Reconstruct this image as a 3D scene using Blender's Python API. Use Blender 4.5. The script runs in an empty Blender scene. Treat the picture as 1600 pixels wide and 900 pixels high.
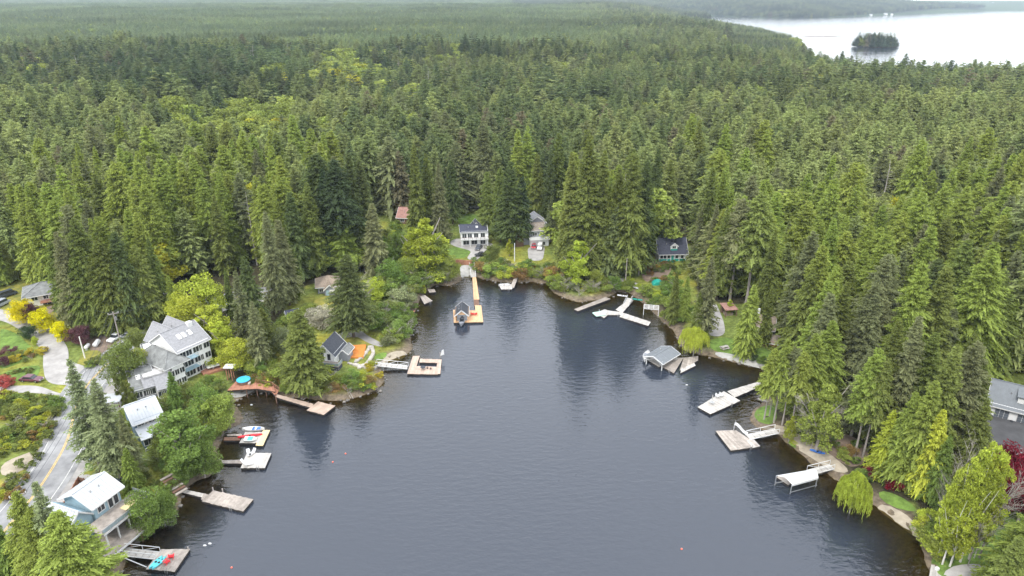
import bpy, bmesh, math, random
import numpy as np
from mathutils import Vector, Matrix
from mathutils.geometry import delaunay_2d_cdt
HAZE = True
PI = math.pi; R = math.radians
random.seed(7); rng = np.random.default_rng(7)
S = bpy.context.scene; COL = S.collection
# ------------------------------------------------------------ camera, sky, sun, exposure
CAMH, PITCH, F = 90.0, 22.9, 1067.0
cam = bpy.data.objects.new('camera', bpy.data.cameras.new('camera')); COL.objects.link(cam)
cam.location = (0, 0, CAMH); cam.rotation_euler = (R(90-PITCH), 0, 0)
cam.data.lens = 36*F/1600; cam.data.sensor_width = 36; cam.data.clip_end = 40000; cam.data.clip_start = 1
S.camera = cam
SUN_EL, SUN_AZ = 52, 205          # degrees; azimuth clockwise from +Y
w = bpy.data.worlds.new('World'); S.world = w; w.use_nodes = True
nt = w.node_tree; nt.nodes.clear()
def N(nt, t, **k):
    n = nt.nodes.new(t)
    for a, b in k.items():
        if a.startswith('_'): n.inputs[a[1:].replace('_', ' ')].default_value = b
        else: setattr(n, a, b)
    return n
sky = N(nt, 'ShaderNodeTexSky', sky_type='NISHITA', sun_disc=False, sun_elevation=R(SUN_EL), sun_rotation=R(SUN_AZ), altitude=100, air_density=1.0, dust_density=2.0)
tcw = N(nt, 'ShaderNodeTexCoord'); cn = N(nt, 'ShaderNodeTexNoise'); cn.inputs['Scale'].default_value = 2.2; cn.inputs['Detail'].default_value = 5
mpw = N(nt, 'ShaderNodeMapping'); mpw.inputs['Scale'].default_value = (1, 1, 2.5)
crw = N(nt, 'ShaderNodeValToRGB'); crw.color_ramp.elements[0].position = .3; crw.color_ramp.elements[1].position = .75
crw.color_ramp.elements[0].color = (10.2, 10.8, 11.8, 1); crw.color_ramp.elements[1].color = (14.5, 14.8, 15.2, 1)
mxw = N(nt, 'ShaderNodeMix', data_type='RGBA'); mxw.inputs[0].default_value = .88
bg = N(nt, 'ShaderNodeBackground'); bg.inputs['Strength'].default_value = .135
ow = N(nt, 'ShaderNodeOutputWorld'); L = nt.links.new
L(tcw.outputs['Generated'], mpw.inputs[0]); L(mpw.outputs[0], cn.inputs['Vector']); L(cn.outputs['Fac'], crw.inputs[0])
L(sky.outputs[0], mxw.inputs[6]); L(crw.outputs[0], mxw.inputs[7]); L(mxw.outputs[2], bg.inputs['Color']); L(bg.outputs[0], ow.inputs[0])
sd = bpy.data.lights.new('sun', 'SUN'); sun = bpy.data.objects.new('sun', sd); COL.objects.link(sun)
sd.energy = 1.5; sd.angle = R(10); sd.color = (1, .95, .87)
_a = R(SUN_AZ); _d = Vector((math.sin(_a)*math.cos(R(SUN_EL)), math.cos(_a)*math.cos(R(SUN_EL)), math.sin(R(SUN_EL))))
sun.rotation_euler = _d.to_track_quat('Z', 'Y').to_euler(); sun.location = (0, 0, 200)
S.view_settings.view_transform = 'Standard'; S.view_settings.look = 'None'; S.view_settings.gamma = 1
S.view_settings.exposure = 0.7
S.render.engine = 'CYCLES'
S.cycles.max_bounces = 5; S.cycles.diffuse_bounces = 2; S.cycles.glossy_bounces = 2; S.cycles.transmission_bounces = 3
S.cycles.transparent_max_bounces = 6; S.cycles.volume_bounces = 0; S.cycles.caustics_reflective = False; S.cycles.caustics_refractive = False
S.cycles.use_denoising = True
# ------------------------------------------------------------ projection helpers
sp, cp = math.sin(R(PITCH)), math.cos(R(PITCH))
def ray(px, py):
    u, v = (px-800)/F, (450-py)/F
    return np.array((u, cp+v*sp, -sp+v*cp))
def W(px, py, z=0.0):
    d = ray(px, py); t = (z-CAMH)/d[2]
    return Vector((d[0]*t, d[1]*t, z))
def proj(x, y, z):
    dz = z-CAMH; dep = y*cp-dz*sp
    dep = np.where(np.abs(dep) < 1e-3, 1e-3, dep)
    return 800+F*x/dep, 450-F*(y*sp+dz*cp)/dep, dep
def sstep(a, b, x):
    t = np.clip((x-a)/(b-a), 0, 1); return t*t*(3-2*t)
def vnoise(x, y, seed=0):
    xi, yi = np.floor(x), np.floor(y); fx, fy = x-xi, y-yi
    def h(a, b):
        s = np.sin(a*127.1+b*311.7+seed*74.7)*43758.5453
        return s-np.floor(s)
    fx, fy = fx*fx*(3-2*fx), fy*fy*(3-2*fy)
    return (h(xi, yi)*(1-fx)+h(xi+1, yi)*fx)*(1-fy)+(h(xi, yi+1)*(1-fx)+h(xi+1, yi+1)*fx)*fy
def fbm(x, y, seed=0, o=3):
    r = 0; a = .5
    for i in range(o): r = r+a*vnoise(x*2**i, y*2**i, seed+i); a *= .5
    return r/(1-.5**o)
# ------------------------------------------------------------ shorelines (photo points laid on z = 0)
shore_px = [(188,900),(200,868),(222,838),(255,815),(278,795),(284,768),(300,752),(330,742),(345,725),(338,705),(345,690),(352,672),(378,662),(374,644),(362,630),
 (380,618),(405,611),(432,614),(460,621),(490,625),(522,627),(555,622),(588,609),(598,596),(592,582),(600,568),(614,560),(636,552),(642,543),(640,520),(648,505),(643,494),
 (650,480),(655,466),(665,455),(680,445),(705,447),(718,440),(722,430),(742,430),(748,434),(765,438),(785,441),(812,441),(832,440),(846,443),(860,441),(866,455),(880,465),
 (905,471),(930,468),(952,463),(964,455),(985,458),(1002,470),(1020,486),(1034,500),(1053,515),(1060,530),(1072,546),(1092,553),(1112,557),(1135,563),(1165,570),(1205,577),
 (1222,588),(1212,602),(1196,625),(1178,640),(1174,656),(1186,668),(1212,674),(1226,688),(1250,706),(1280,730),(1310,748),(1340,776),(1372,792),(1402,812),(1428,832),
 (1440,850),(1448,872),(1455,900)]
lake = np.array([W(*p)[:2] for p in shore_px] + [(105,40),(120,-60),(130,-300),(-110,-300),(-85,-60),(-72,30)])
far_px = [(1100,24.5),(1190,27),(1260,27.5),(1330,25.5),(1400,22),(1500,17.5),(1600,16),(1900,14),(2700,14),(2700,150),(1900,150),(1700,140),(1600,136),(1500,138),(1400,136),(1330,128),
 (1290,112),(1266,92),(1258,76),(1252,68),(1225,62),(1190,52),(1150,44),(1112,36)]
farlake = np.array([W(*p)[:2] for p in far_px])
isl = W(1366, 73); isl_r = (47, 28)
spit = W(1284, 57)
def sdist(px, py, poly):
    """signed distance, positive outside the polygon"""
    n = len(poly); d2 = np.full(px.shape, 1e18); ins = np.zeros(px.shape, bool)
    for i in range(n):
        ax, ay = poly[i]; bx, by = poly[(i+1) % n]
        ex, ey = bx-ax, by-ay; wx, wy = px-ax, py-ay
        t = np.clip((wx*ex+wy*ey)/(ex*ex+ey*ey+1e-9), 0, 1)
        d2 = np.minimum(d2, (wx-ex*t)**2+(wy-ey*t)**2)
        c = ((ay > py) != (by > py)) & (px < ex*(py-ay)/(ey if abs(ey) > 1e-9 else 1e-9)+ax)
        ins ^= c
    d = np.sqrt(d2); return np.where(ins, -d, d)
def dland(x, y):
    d1 = sdist(x, y, lake); d2 = sdist(x, y, farlake)
    d1 = d1+1.6*(fbm(x/7, y/7, 3)-.5)
    r = np.sqrt(((x-isl.x)/isl_r[0])**2+((y-isl.y)/isl_r[1])**2); d3 = (1-r)*30
    r = np.sqrt(((x-spit.x)/60)**2+((y-spit.y)/17)**2); d4 = (1-r)*4
    d2 = np.maximum(np.maximum(d2, d3), d4)
    return np.minimum(d1, d2)
def height_d(x, y, d):
    up = 1.3*(1-np.exp(-np.maximum(d, 0)/1.6))+np.minimum(np.maximum(d, 0), 60)*.045+.35*(fbm(x/18, y/18, 9)-.4)*np.clip(d/6, 0, 1)
    bed = -np.minimum(-np.minimum(d, 0)*.22, 5)
    hills = sstep(60, 300, d)
    rid = 8*np.exp(-((x+380)/340)**2-((y-960)/110)**2)+8*np.exp(-((x+150)/500)**2-((y-1650)/200)**2)
    left = 1-sstep(-200, 500, x-.1*y)
    broad = left*(5*sstep(520, 900, y)+40*np.clip((y-950)/1700, 0, 1))
    far = 34*sstep(3600, 5200, y)*0
    nz = sstep(400, 900, y)*18*(fbm(x/240, y/170, 21, 4)-.5)
    dfar = sdist(x, y, farlake); far = (y > 3000)*(34*sstep(0, 450, dfar)*(1-.8*left)+28*sstep(3900, 6000, y))
    hills = hills*(rid+broad+nz)+far*(d > 0)
    return np.where(d > 0, up+hills, bed)
def height(x, y):
    x = np.atleast_1d(np.asarray(x, float)); y = np.atleast_1d(np.asarray(y, float))
    return height_d(x, y, dland(x, y))
_hx, _hy = np.arange(-260, 260.1, 1.0), np.arange(30, 520.1, 1.0); _HX, _HY = np.meshgrid(_hx, _hy)
_HG = height(_HX.ravel(), _HY.ravel()).reshape(_HX.shape).tolist()
def hz(x, y):
    u, v = x+260, y-30
    if not (0 <= u < 519 and 0 <= v < 489): return float(height(x, y)[0])
    i, j = int(u), int(v); u -= i; v -= j; r0, r1 = _HG[j], _HG[j+1]
    return (r0[i]*(1-u)+r0[i+1]*u)*(1-v)+(r1[i]*(1-u)+r1[i+1]*u)*v
def at(px, py):
    """photo point -> point on the terrain"""
    z = 1.0
    for _ in range(9):
        p = W(px, py, z); z = .5*z+.5*max(hz(p.x, p.y), 0)
    p = W(px, py, z); p.z = hz(p.x, p.y); return p
def hgt(p, ytop):
    """height of a thing standing at p whose top shows at photo row ytop"""
    v = (450-ytop)/F
    # solve (y*sp+dz*cp) = v*(y*cp-dz*sp)
    dz = p.y*(v*cp-sp)/(cp+v*sp)
    return dz+CAMH-p.z
def inpoly(px, py, poly):
    ins = np.zeros(np.shape(px), bool); n = len(poly)
    for i in range(n):
        ax, ay = poly[i]; bx, by = poly[(i+1) % n]
        if ay == by: continue
        c = ((ay > py) != (by > py)) & (px < (bx-ax)*(py-ay)/(by-ay)+ax)
        ins ^= c
    return ins
# ------------------------------------------------------------ object helpers
def tag(o, label=None, cat=None, group=None, kind=None):
    for k, v in (('label', label), ('category', cat), ('group', group), ('kind', kind)):
        if v: o[k] = v
    return o
def empty(name, loc, rz=0, label=None, cat=None, group=None):
    o = bpy.data.objects.new(name, None); COL.objects.link(o); o.location = loc; o.rotation_euler = (0, 0, rz); o.empty_display_size = .5
    return tag(o, label, cat, group)
def link(name, me, m=None, parent=None):
    o = bpy.data.objects.new(name, me); COL.objects.link(o)
    if m: 
        if not me.materials: me.materials.append(m)
    if parent: o.parent = parent
    return o
def mesh_np(name, V, Fc, nper, attrs=None, smooth=False):
    me = bpy.data.meshes.new(name); V = np.asarray(V, np.float32); Fc = np.asarray(Fc, np.int32).ravel()
    me.vertices.add(len(V)); me.vertices.foreach_set('co', V.ravel())
    nf = len(Fc)//nper; me.loops.add(len(Fc)); me.loops.foreach_set('vertex_index', Fc)
    me.polygons.add(nf); me.polygons.foreach_set('loop_start', np.arange(0, len(Fc), nper, dtype=np.int32))
    if smooth: me.polygons.foreach_set('use_smooth', np.ones(nf, bool))
    for k, a in (attrs or {}).items():
        a = np.asarray(a, np.float32)
        if a.ndim == 1: me.attributes.new(k, 'FLOAT', 'POINT').data.foreach_set('value', a)
        else: me.attributes.new(k, 'FLOAT_COLOR', 'POINT').data.foreach_set('color', np.c_[a, np.ones(len(a))].astype(np.float32).ravel() if a.shape[1] == 3 else a.ravel())
    me.update(calc_edges=True); me.validate(); return me
class B:
    """collects solid pieces and links them as one mesh object"""
    def __init__(s): s.bm = bmesh.new()
    def hexa(s, p):  # 8 points: bottom 4, top 4
        v = [s.bm.verts.new(q) for q in p]
        for f in ((3,2,1,0),(4,5,6,7),(0,1,5,4),(1,2,6,5),(2,3,7,6),(3,0,4,7)): s.bm.faces.new([v[i] for i in f])
        return s
    def box(s, x0, x1, y0, y1, z0, z1):
        return s.hexa([(x0,y0,z0),(x1,y0,z0),(x1,y1,z0),(x0,y1,z0),(x0,y0,z1),(x1,y0,z1),(x1,y1,z1),(x0,y1,z1)])
    def bar(s, a, b, w=.1, h=None):
        a, b = Vector(a), Vector(b); h = h or w; d = (b-a)
        if d.length < 1e-5: return s
        d.normalize(); up = Vector((0,0,1)) if abs(d.z) < .95 else Vector((1,0,0))
        sd = d.cross(up).normalized()*w/2; u = sd.cross(d).normalized()*h/2
        return s.hexa([a-sd-u, a+sd-u, a+sd+u, a-sd+u, b-sd-u, b+sd-u, b+sd+u, b-sd+u])
    def slab(s, q, t=.15):
        """thin plate under the quad or triangle q"""
        q = [Vector(p) for p in q]; n = (q[1]-q[0]).cross(q[2]-q[0]).normalized()
        if n.z < 0: q = q[::-1]; n = -n
        lo = [s.bm.verts.new(p-n*t) for p in q]; hi = [s.bm.verts.new(p) for p in q]; k = len(q)
        s.bm.faces.new(hi); s.bm.faces.new(lo[::-1])
        for i in range(k): s.bm.faces.new((lo[i], lo[(i+1) % k], hi[(i+1) % k], hi[i]))
        return s
    def prism(s, pts, y0, y1):
        """polygon in x,z pushed from y0 to y1"""
        a = [s.bm.verts.new((x, y0, z)) for x, z in pts]; b = [s.bm.verts.new((x, y1, z)) for x, z in pts]; k = len(pts)
        s.bm.faces.new(a); s.bm.faces.new(b[::-1])
        for i in range(k): s.bm.faces.new((a[(i+1) % k], a[i], b[i], b[(i+1) % k]))
        return s
    def prismx(s, pts, x0, x1):
        a = [s.bm.verts.new((x0, y, z)) for y, z in pts]; b = [s.bm.verts.new((x1, y, z)) for y, z in pts]; k = len(pts)
        s.bm.faces.new(a[::-1]); s.bm.faces.new(b)
        for i in range(k): s.bm.faces.new((a[i], a[(i+1) % k], b[(i+1) % k], b[i]))
        return s
    def tube(s, pts, rad, n=7, cap=True):
        rings = []; m = len(pts)
        for i, p in enumerate(pts):
            p = Vector(p); r = rad[i] if hasattr(rad, '__len__') else rad
            d = (Vector(pts[min(i+1, m-1)])-Vector(pts[max(i-1, 0)])).normalized()
            up = Vector((0,0,1)) if abs(d.z) < .9 else Vector((1,0,0)); a = d.cross(up).normalized(); b = a.cross(d)
            rings.append([s.bm.verts.new(p+(a*math.cos(2*PI*j/n)+b*math.sin(2*PI*j/n))*r) for j in range(n)])
        for i in range(m-1):
            for j in range(n): s.bm.faces.new((rings[i][j], rings[i][(j+1) % n], rings[i+1][(j+1) % n], rings[i+1][j]))
        if cap: s.bm.faces.new(rings[0][::-1]); s.bm.faces.new(rings[-1])
        return s
    def disc(s, c, r, h, n=16, axis='z'):
        c = Vector(c); e = {'z': Vector((0,0,h)), 'y': Vector((0,h,0)), 'x': Vector((h,0,0))}[axis]
        return s.tube([c, c+e], r, n)
    def mesh(s, name, bev=0, smooth=False):
        bmesh.ops.recalc_face_normals(s.bm, faces=s.bm.faces)
        if bev: bmesh.ops.bevel(s.bm, geom=s.bm.edges[:], offset=bev, segments=1, affect='EDGES')
        me = bpy.data.meshes.new(name); s.bm.to_mesh(me); s.bm.free()
        if smooth:
            for p in me.polygons: p.use_smooth = True
        return me
    def done(s, name, m, parent=None, bev=0, smooth=False):
        return link(name, s.mesh(name, bev, smooth), m, parent)
def copy_tree(o, parent=None):
    c = o.copy(); COL.objects.link(c); c.parent = parent
    for ch in list(o.children): copy_tree(ch, c)
    return c
# ------------------------------------------------------------ materials
MATS = {}
def mat(name, col, rough=.8, var=.15, scale=1.5, bump=0., metal=0., rnd=0., col2=None, spec=.3, coords='Object', stretch=None, sc2=None):
    if name in MATS: return MATS[name]
    m = bpy.data.materials.new(name); m.use_nodes = True; nt = m.node_tree; p = nt.nodes['Principled BSDF']; L = nt.links.new
    tc = N(nt, 'ShaderNodeTexCoord'); mp = N(nt, 'ShaderNodeMapping'); L(tc.outputs[coords], mp.inputs[0])
    if stretch: mp.inputs['Scale'].default_value = stretch
    n1 = N(nt, 'ShaderNodeTexNoise'); n1.inputs['Scale'].default_value = scale; n1.inputs['Detail'].default_value = 6; L(mp.outputs[0], n1.inputs['Vector'])
    n1.inputs['Roughness'].default_value = .65
    cr = N(nt, 'ShaderNodeValToRGB'); c = Vector(col); a = c*(1-var); b = Vector(col2) if col2 else c*(1+var)
    cr.color_ramp.elements[0].position = .35; cr.color_ramp.elements[1].position = .66
    cr.color_ramp.elements[0].color = (*a, 1); cr.color_ramp.elements[1].color = (*b, 1); L(n1.outputs['Fac'], cr.inputs[0])
    out = cr.outputs[0]
    if rnd:
        oi = N(nt, 'ShaderNodeObjectInfo'); hs = N(nt, 'ShaderNodeHueSaturation'); mr = N(nt, 'ShaderNodeMapRange')
        mr.inputs['To Min'].default_value = 1-rnd; mr.inputs['To Max'].default_value = 1+rnd
        L(oi.outputs['Random'], mr.inputs[0]); L(mr.outputs[0], hs.inputs['Value']); L(out, hs.inputs['Color']); out = hs.outputs[0]
    L(out, p.inputs['Base Color'])
    p.inputs['Roughness'].default_value = rough; p.inputs['Metallic'].default_value = metal; p.inputs['Specular IOR Level'].default_value = spec
    if bump:
        bp = N(nt, 'ShaderNodeBump'); bp.inputs['Strength'].default_value = bump; bp.inputs['Distance'].default_value = .1
        n2 = N(nt, 'ShaderNodeTexNoise'); n2.inputs['Scale'].default_value = sc2 or scale*5; n2.inputs['Detail'].default_value = 4
        L(mp.outputs[0], n2.inputs['Vector']); L(n2.outputs['Fac'], bp.inputs['Height']); L(bp.outputs[0], p.inputs['Normal'])
    MATS[name] = m; return m
def leafmat(name, mode, trans=.36, base=(.1, .14, .045)):
    """mode: 'inst' reads tint of the instancer, 'obj' reads the object colour, 'fix' uses base"""
    if name in MATS: return MATS[name]
    m = bpy.data.materials.new(name); m.use_nodes = True; nt = m.node_tree; nt.nodes.clear(); L = nt.links.new
    if mode == 'inst': a = N(nt, 'ShaderNodeAttribute', attribute_type='INSTANCER', attribute_name='tint'); src = a.outputs['Color']
    elif mode == 'obj': a = N(nt, 'ShaderNodeObjectInfo'); src = a.outputs['Color']
    else: a = N(nt, 'ShaderNodeRGB'); a.outputs[0].default_value = (*base, 1); src = a.outputs[0]
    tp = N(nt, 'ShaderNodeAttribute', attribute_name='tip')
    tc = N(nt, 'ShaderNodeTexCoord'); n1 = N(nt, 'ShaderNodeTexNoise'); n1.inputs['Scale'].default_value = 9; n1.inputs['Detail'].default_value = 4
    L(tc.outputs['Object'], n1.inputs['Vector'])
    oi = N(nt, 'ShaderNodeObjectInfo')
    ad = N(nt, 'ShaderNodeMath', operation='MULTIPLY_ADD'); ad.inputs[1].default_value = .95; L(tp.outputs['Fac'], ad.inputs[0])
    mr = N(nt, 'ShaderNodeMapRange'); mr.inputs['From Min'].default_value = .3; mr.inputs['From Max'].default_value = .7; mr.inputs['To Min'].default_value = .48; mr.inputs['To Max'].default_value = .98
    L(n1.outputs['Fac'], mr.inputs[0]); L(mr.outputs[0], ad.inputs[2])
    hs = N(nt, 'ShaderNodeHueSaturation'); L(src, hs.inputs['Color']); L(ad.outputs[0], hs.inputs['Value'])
    mh = N(nt, 'ShaderNodeMapRange'); mh.inputs['To Min'].default_value = .492; mh.inputs['To Max'].default_value = .510; L(oi.outputs['Random'], mh.inputs[0]); L(mh.outputs[0], hs.inputs['Hue'])
    df = N(nt, 'ShaderNodeBsdfDiffuse'); tr = N(nt, 'ShaderNodeBsdfTranslucent'); mx = N(nt, 'ShaderNodeMixShader'); mx.inputs[0].default_value = trans
    o = N(nt, 'ShaderNodeOutputMaterial')
    L(hs.outputs[0], df.inputs[0]); L(hs.outputs[0], tr.inputs[0]); L(df.outputs[0], mx.inputs[1]); L(tr.outputs[0], mx.inputs[2]); L(mx.outputs[0], o.inputs[0])
    MATS[name] = m; return m
M_bark = mat('bark', (.11, .085, .065), .95, .35, 3, .5)
M_barkgrey = mat('bark_grey', (.30, .27, .24), .95, .3, 4, .4)
M_birch = mat('bark_birch', (.62, .60, .54), .8, .25, 6, .2)
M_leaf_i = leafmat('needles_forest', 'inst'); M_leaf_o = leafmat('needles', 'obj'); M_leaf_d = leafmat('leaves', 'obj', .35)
M_glass = mat('window_glass', (.03, .035, .04), .08, .2, .6, spec=.6)
M_white = mat('white_paint', (.62, .62, .61), .6, .06, 2)
M_trim = mat('white_trim', (.66, .66, .65), .5, .04, 2)
M_asph = mat('asphalt_shingle_grey', (.19, .195, .19), .9, .28, .8, .4, sc2=14)
M_dark = mat('dark_roofing', (.055, .06, .072), .7, .25, 2, .3)
M_black = mat('black_matter', (.02, .02, .02), .5, .2, 2)
M_metalw = mat('white_metal_roof', (.43, .45, .47), .45, .06, 1.2)
M_metalg = mat('grey_metal_roof', (.17, .185, .20), .6, .08, 1.2)
M_wpink = mat('pinkish_cedar_plank', (.43, .33, .265), .85, .15, 1, .25, rnd=.1)
M_red = mat('red_plastic', (.75, .03, .04), .5, .1, 2)
M_teal = mat('teal_plastic', (.12, .55, .62), .45, .1, 2)
M_wgrey = mat('weathered_plank', (.33, .29, .255), .85, .28, .9, .4, rnd=.2, stretch=(1, 1, 1))
M_wpale = mat('pale_plank', (.43, .405, .375), .85, .16, .9, .3, rnd=.1)
M_wyel = mat('new_yellow_plank', (.62, .50, .28), .8, .12, 1, .2, rnd=.08)
M_worange = mat('cedar_orange_plank', (.58, .37, .21), .8, .15, 1, .2, rnd=.1)
M_wred = mat('red_stained_plank', (.36, .17, .11), .8, .18, 1, .25, rnd=.12)
M_wbrown = mat('brown_wood', (.17, .10, .07), .85, .2, 1.5, .3)
M_float = mat('dark_float', (.04, .035, .03), .8, .2, 2)
M_conc = mat('concrete', (.36, .35, .33), .9, .15, .8, .3)
M_tyre = mat('tyre_rubber', (.025, .025, .025), .85, .1, 3)
M_chrome = mat('bright_metal', (.5, .5, .5), .35, .1, 3, metal=.7)
M_lamp = mat('lamp_glass', (.7, .7, .66), .2, .05, 3)
# ------------------------------------------------------------ ground sheet
def axis(lo, a, b, hi, st, gr=1.12):
    c = list(np.arange(a, b+.01, st)); s = st; x = c[-1]
    while x < hi: s *= gr; x += s; c.append(x)
    s = st; x = c[0]; l = []
    while x > lo: s *= gr; x -= s; l.append(x)
    return np.array(l[::-1]+c)
gx = axis(-12000, -190, 190, 12000, 1.25, 1.09); gy = axis(-400, 60, 330, 16000, 1.25, 1.022)
# keep far rows dense enough for the far shore
X, Y = np.meshgrid(gx, gy); Dn = dland(X.ravel(), Y.ravel()).reshape(X.shape)
Z = height_d(X.ravel(), Y.ravel(), Dn.ravel()).reshape(X.shape)
pxg, pyg, dep = proj(X, Y, Z)
nx, ny = len(gx), len(gy); idx = np.arange(nx*ny).reshape(ny, nx)
quads = np.stack([idx[:-1, :-1], idx[:-1, 1:], idx[1:, 1:], idx[1:, :-1]], -1).reshape(-1, 4)
# colour of the ground by what covers it
floor_c = np.array((.055, .05, .028)); grass_c = np.array((.135, .17, .042)); mud_c = np.array((.17, .135, .10)); bed_c = np.array((.11, .085, .035))
colr = np.empty((ny, nx, 3)); colr[:] = floor_c
n1 = fbm(X/40, Y/40, 5)[..., None]; colr = colr*(.7+.8*n1)
openland = [ [(-200,430),(30,430),(115,460),(130,505),(270,490),(300,520),(340,545),(360,600),(400,620),(340,760),(260,860),(150,1000),(-400,1000)],
 [(430,500),(480,445),(560,425),(610,430),(660,450),(640,560),(600,620),(380,625),(420,560)],
 [(560,330),(690,335),(800,320),(870,335),(870,405),(960,430),(1010,395),(1080,380),(1090,470),(1000,480),(640,480)],
 [(1080,470),(1230,480),(1240,590),(1060,560)],
 [(1160,610),(1250,640),(1400,760),(1460,860),(1480,960),(1700,960),(1700,580),(1530,580),(1540,760),(1440,800),(1330,700)] ]
op = np.zeros(X.shape)
for poly in openland: op = np.maximum(op, inpoly(pxg, pyg, poly)*1.0)
op *= (dep > 5)
yel = fbm(X/9, Y/9, 12)[..., None]
gcol = grass_c*(1-.0*yel)+np.clip(yel-.45, 0, 1)*np.array((.35, .22, .0))
gcol = gcol*(.75+.6*fbm(X/3, Y/3, 15)[..., None])
colr = colr*(1-op[..., None])+gcol*op[..., None]
t = sstep(3.2, .8, Dn)[..., None]; colr = colr*(1-t)+mud_c*t
t = sstep(.1, -1.2, Dn)[..., None]; colr = colr*(1-t)+bed_c*t
far = sstep(1800, 4500, Y)[..., None]; colr = colr*(1-far)+np.array((.05, .075, .03))*far
g_me = mesh_np('ground', np.c_[X.ravel(), Y.ravel(), Z.ravel()], quads, 4, {'cover': colr.reshape(-1, 3)}, True)
m = bpy.data.materials.new('ground_cover'); m.use_nodes = True; nt = m.node_tree; p = nt.nodes['Principled BSDF']; L = nt.links.new
a = N(nt, 'ShaderNodeAttribute', attribute_name='cover'); tc = N(nt, 'ShaderNodeTexCoord')
n = N(nt, 'ShaderNodeTexNoise'); n.inputs['Scale'].default_value = .9; n.inputs['Detail'].default_value = 8; n.inputs['Roughness'].default_value = .7; L(tc.outputs['Object'], n.inputs['Vector'])
mr = N(nt, 'ShaderNodeMapRange'); mr.inputs['From Min'].default_value = .3; mr.inputs['From Max'].default_value = .7; mr.inputs['To Min'].default_value = .45; mr.inputs['To Max'].default_value = 1.5
L(n.outputs['Fac'], mr.inputs[0]); hs = N(nt, 'ShaderNodeHueSaturation'); L(a.outputs['Color'], hs.inputs['Color']); L(mr.outputs[0], hs.inputs['Value']); L(hs.outputs[0], p.inputs['Base Color'])
bp = N(nt, 'ShaderNodeBump'); bp.inputs['Strength'].default_value = .8; bp.inputs['Distance'].default_value = .4; L(n.outputs['Fac'], bp.inputs['Height']); L(bp.outputs[0], p.inputs['Normal'])
p.inputs['Roughness'].default_value = .95; p.inputs['Specular IOR Level'].default_value = .1
tag(link('ground', g_me, m), kind='structure')
# ------------------------------------------------------------ water
def water_mat():
    m = bpy.data.materials.new('lake_water'); m.use_nodes = True; nt = m.node_tree; nt.nodes.clear(); L = nt.links.new
    tc = N(nt, 'ShaderNodeTexCoord')
    def noise(sx, sy, sc, det, rot=0, ro=.5):
        mp = N(nt, 'ShaderNodeMapping'); mp.inputs['Scale'].default_value = (sx, sy, 1); mp.inputs['Rotation'].default_value = (0, 0, rot)
        L(tc.outputs['Object'], mp.inputs[0]); n = N(nt, 'ShaderNodeTexNoise'); n.inputs['Scale'].default_value = sc; n.inputs['Detail'].default_value = det; n.inputs['Roughness'].default_value = ro
        L(mp.outputs[0], n.inputs['Vector']); return n.outputs['Fac']
    w1 = noise(.6, 1.2, .8, 3, R(-12)); w2 = noise(.6, 1.1, 2.4, 2, R(18)); patch = noise(1, 1.6, .022, 3, R(25))
    pm = N(nt, 'ShaderNodeMapRange'); pm.inputs['From Min'].default_value = .35; pm.inputs['From Max'].default_value = .65; pm.inputs['To Min'].default_value = .35; pm.inputs['To Max'].default_value = 1.25; L(patch, pm.inputs[0])
    b1 = N(nt, 'ShaderNodeBump'); b1.inputs['Distance'].default_value = .12; L(w1, b1.inputs['Height']); L(pm.outputs[0], b1.inputs['Strength'])
    b2 = N(nt, 'ShaderNodeBump'); b2.inputs['Distance'].default_value = .03; b2.inputs['Strength'].default_value = .7; L(w2, b2.inputs['Height']); L(b1.outputs[0], b2.inputs['Normal'])
    fr = N(nt, 'ShaderNodeFresnel'); fr.inputs['IOR'].default_value = 1.52; L(b2.outputs[0], fr.inputs['Normal'])
    gl = N(nt, 'ShaderNodeBsdfGlossy'); gl.inputs['Roughness'].default_value = .06; gl.inputs['Color'].default_value = (1, 1, 1, 1); L(b2.outputs[0], gl.inputs['Normal'])
    dp = N(nt, 'ShaderNodeAttribute', attribute_name='depth')
    df = N(nt, 'ShaderNodeBsdfDiffuse'); df.inputs[0].default_value = (.029, .036, .051, 1)
    tr = N(nt, 'ShaderNodeBsdfTransparent'); tr.inputs[0].default_value = (.56, .50, .30, 1)
    m1 = N(nt, 'ShaderNodeMixShader'); L(dp.outputs['Fac'], m1.inputs[0]); L(tr.outputs[0], m1.inputs[1]); L(df.outputs[0], m1.inputs[2])
    m2 = N(nt, 'ShaderNodeMixShader'); L(fr.outputs[0], m2.inputs[0]); L(m1.outputs[0], m2.inputs[1]); L(gl.outputs[0], m2.inputs[2])
    o = N(nt, 'ShaderNodeOutputMaterial'); L(m2.outputs[0], o.inputs[0]); return m
M_water = water_mat()
dv = Dn.ravel(); depthattr = sstep(-.8, -15, dv)*.97
def water(name, sel):
    q = quads[(dv[quads].min(1) < 1.2) & sel[quads].all(1)]
    u, inv = np.unique(q, return_inverse=True)
    me = mesh_np(name, np.c_[X.ravel()[u], Y.ravel()[u], np.zeros(len(u))], inv.reshape(-1, 4), 4, {'depth': depthattr[u]}, True)
    tag(link(name, me, M_water), kind='structure')
water('lake_water', Y.ravel() < 480); water('distant_lake_water', Y.ravel() > 480)
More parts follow.
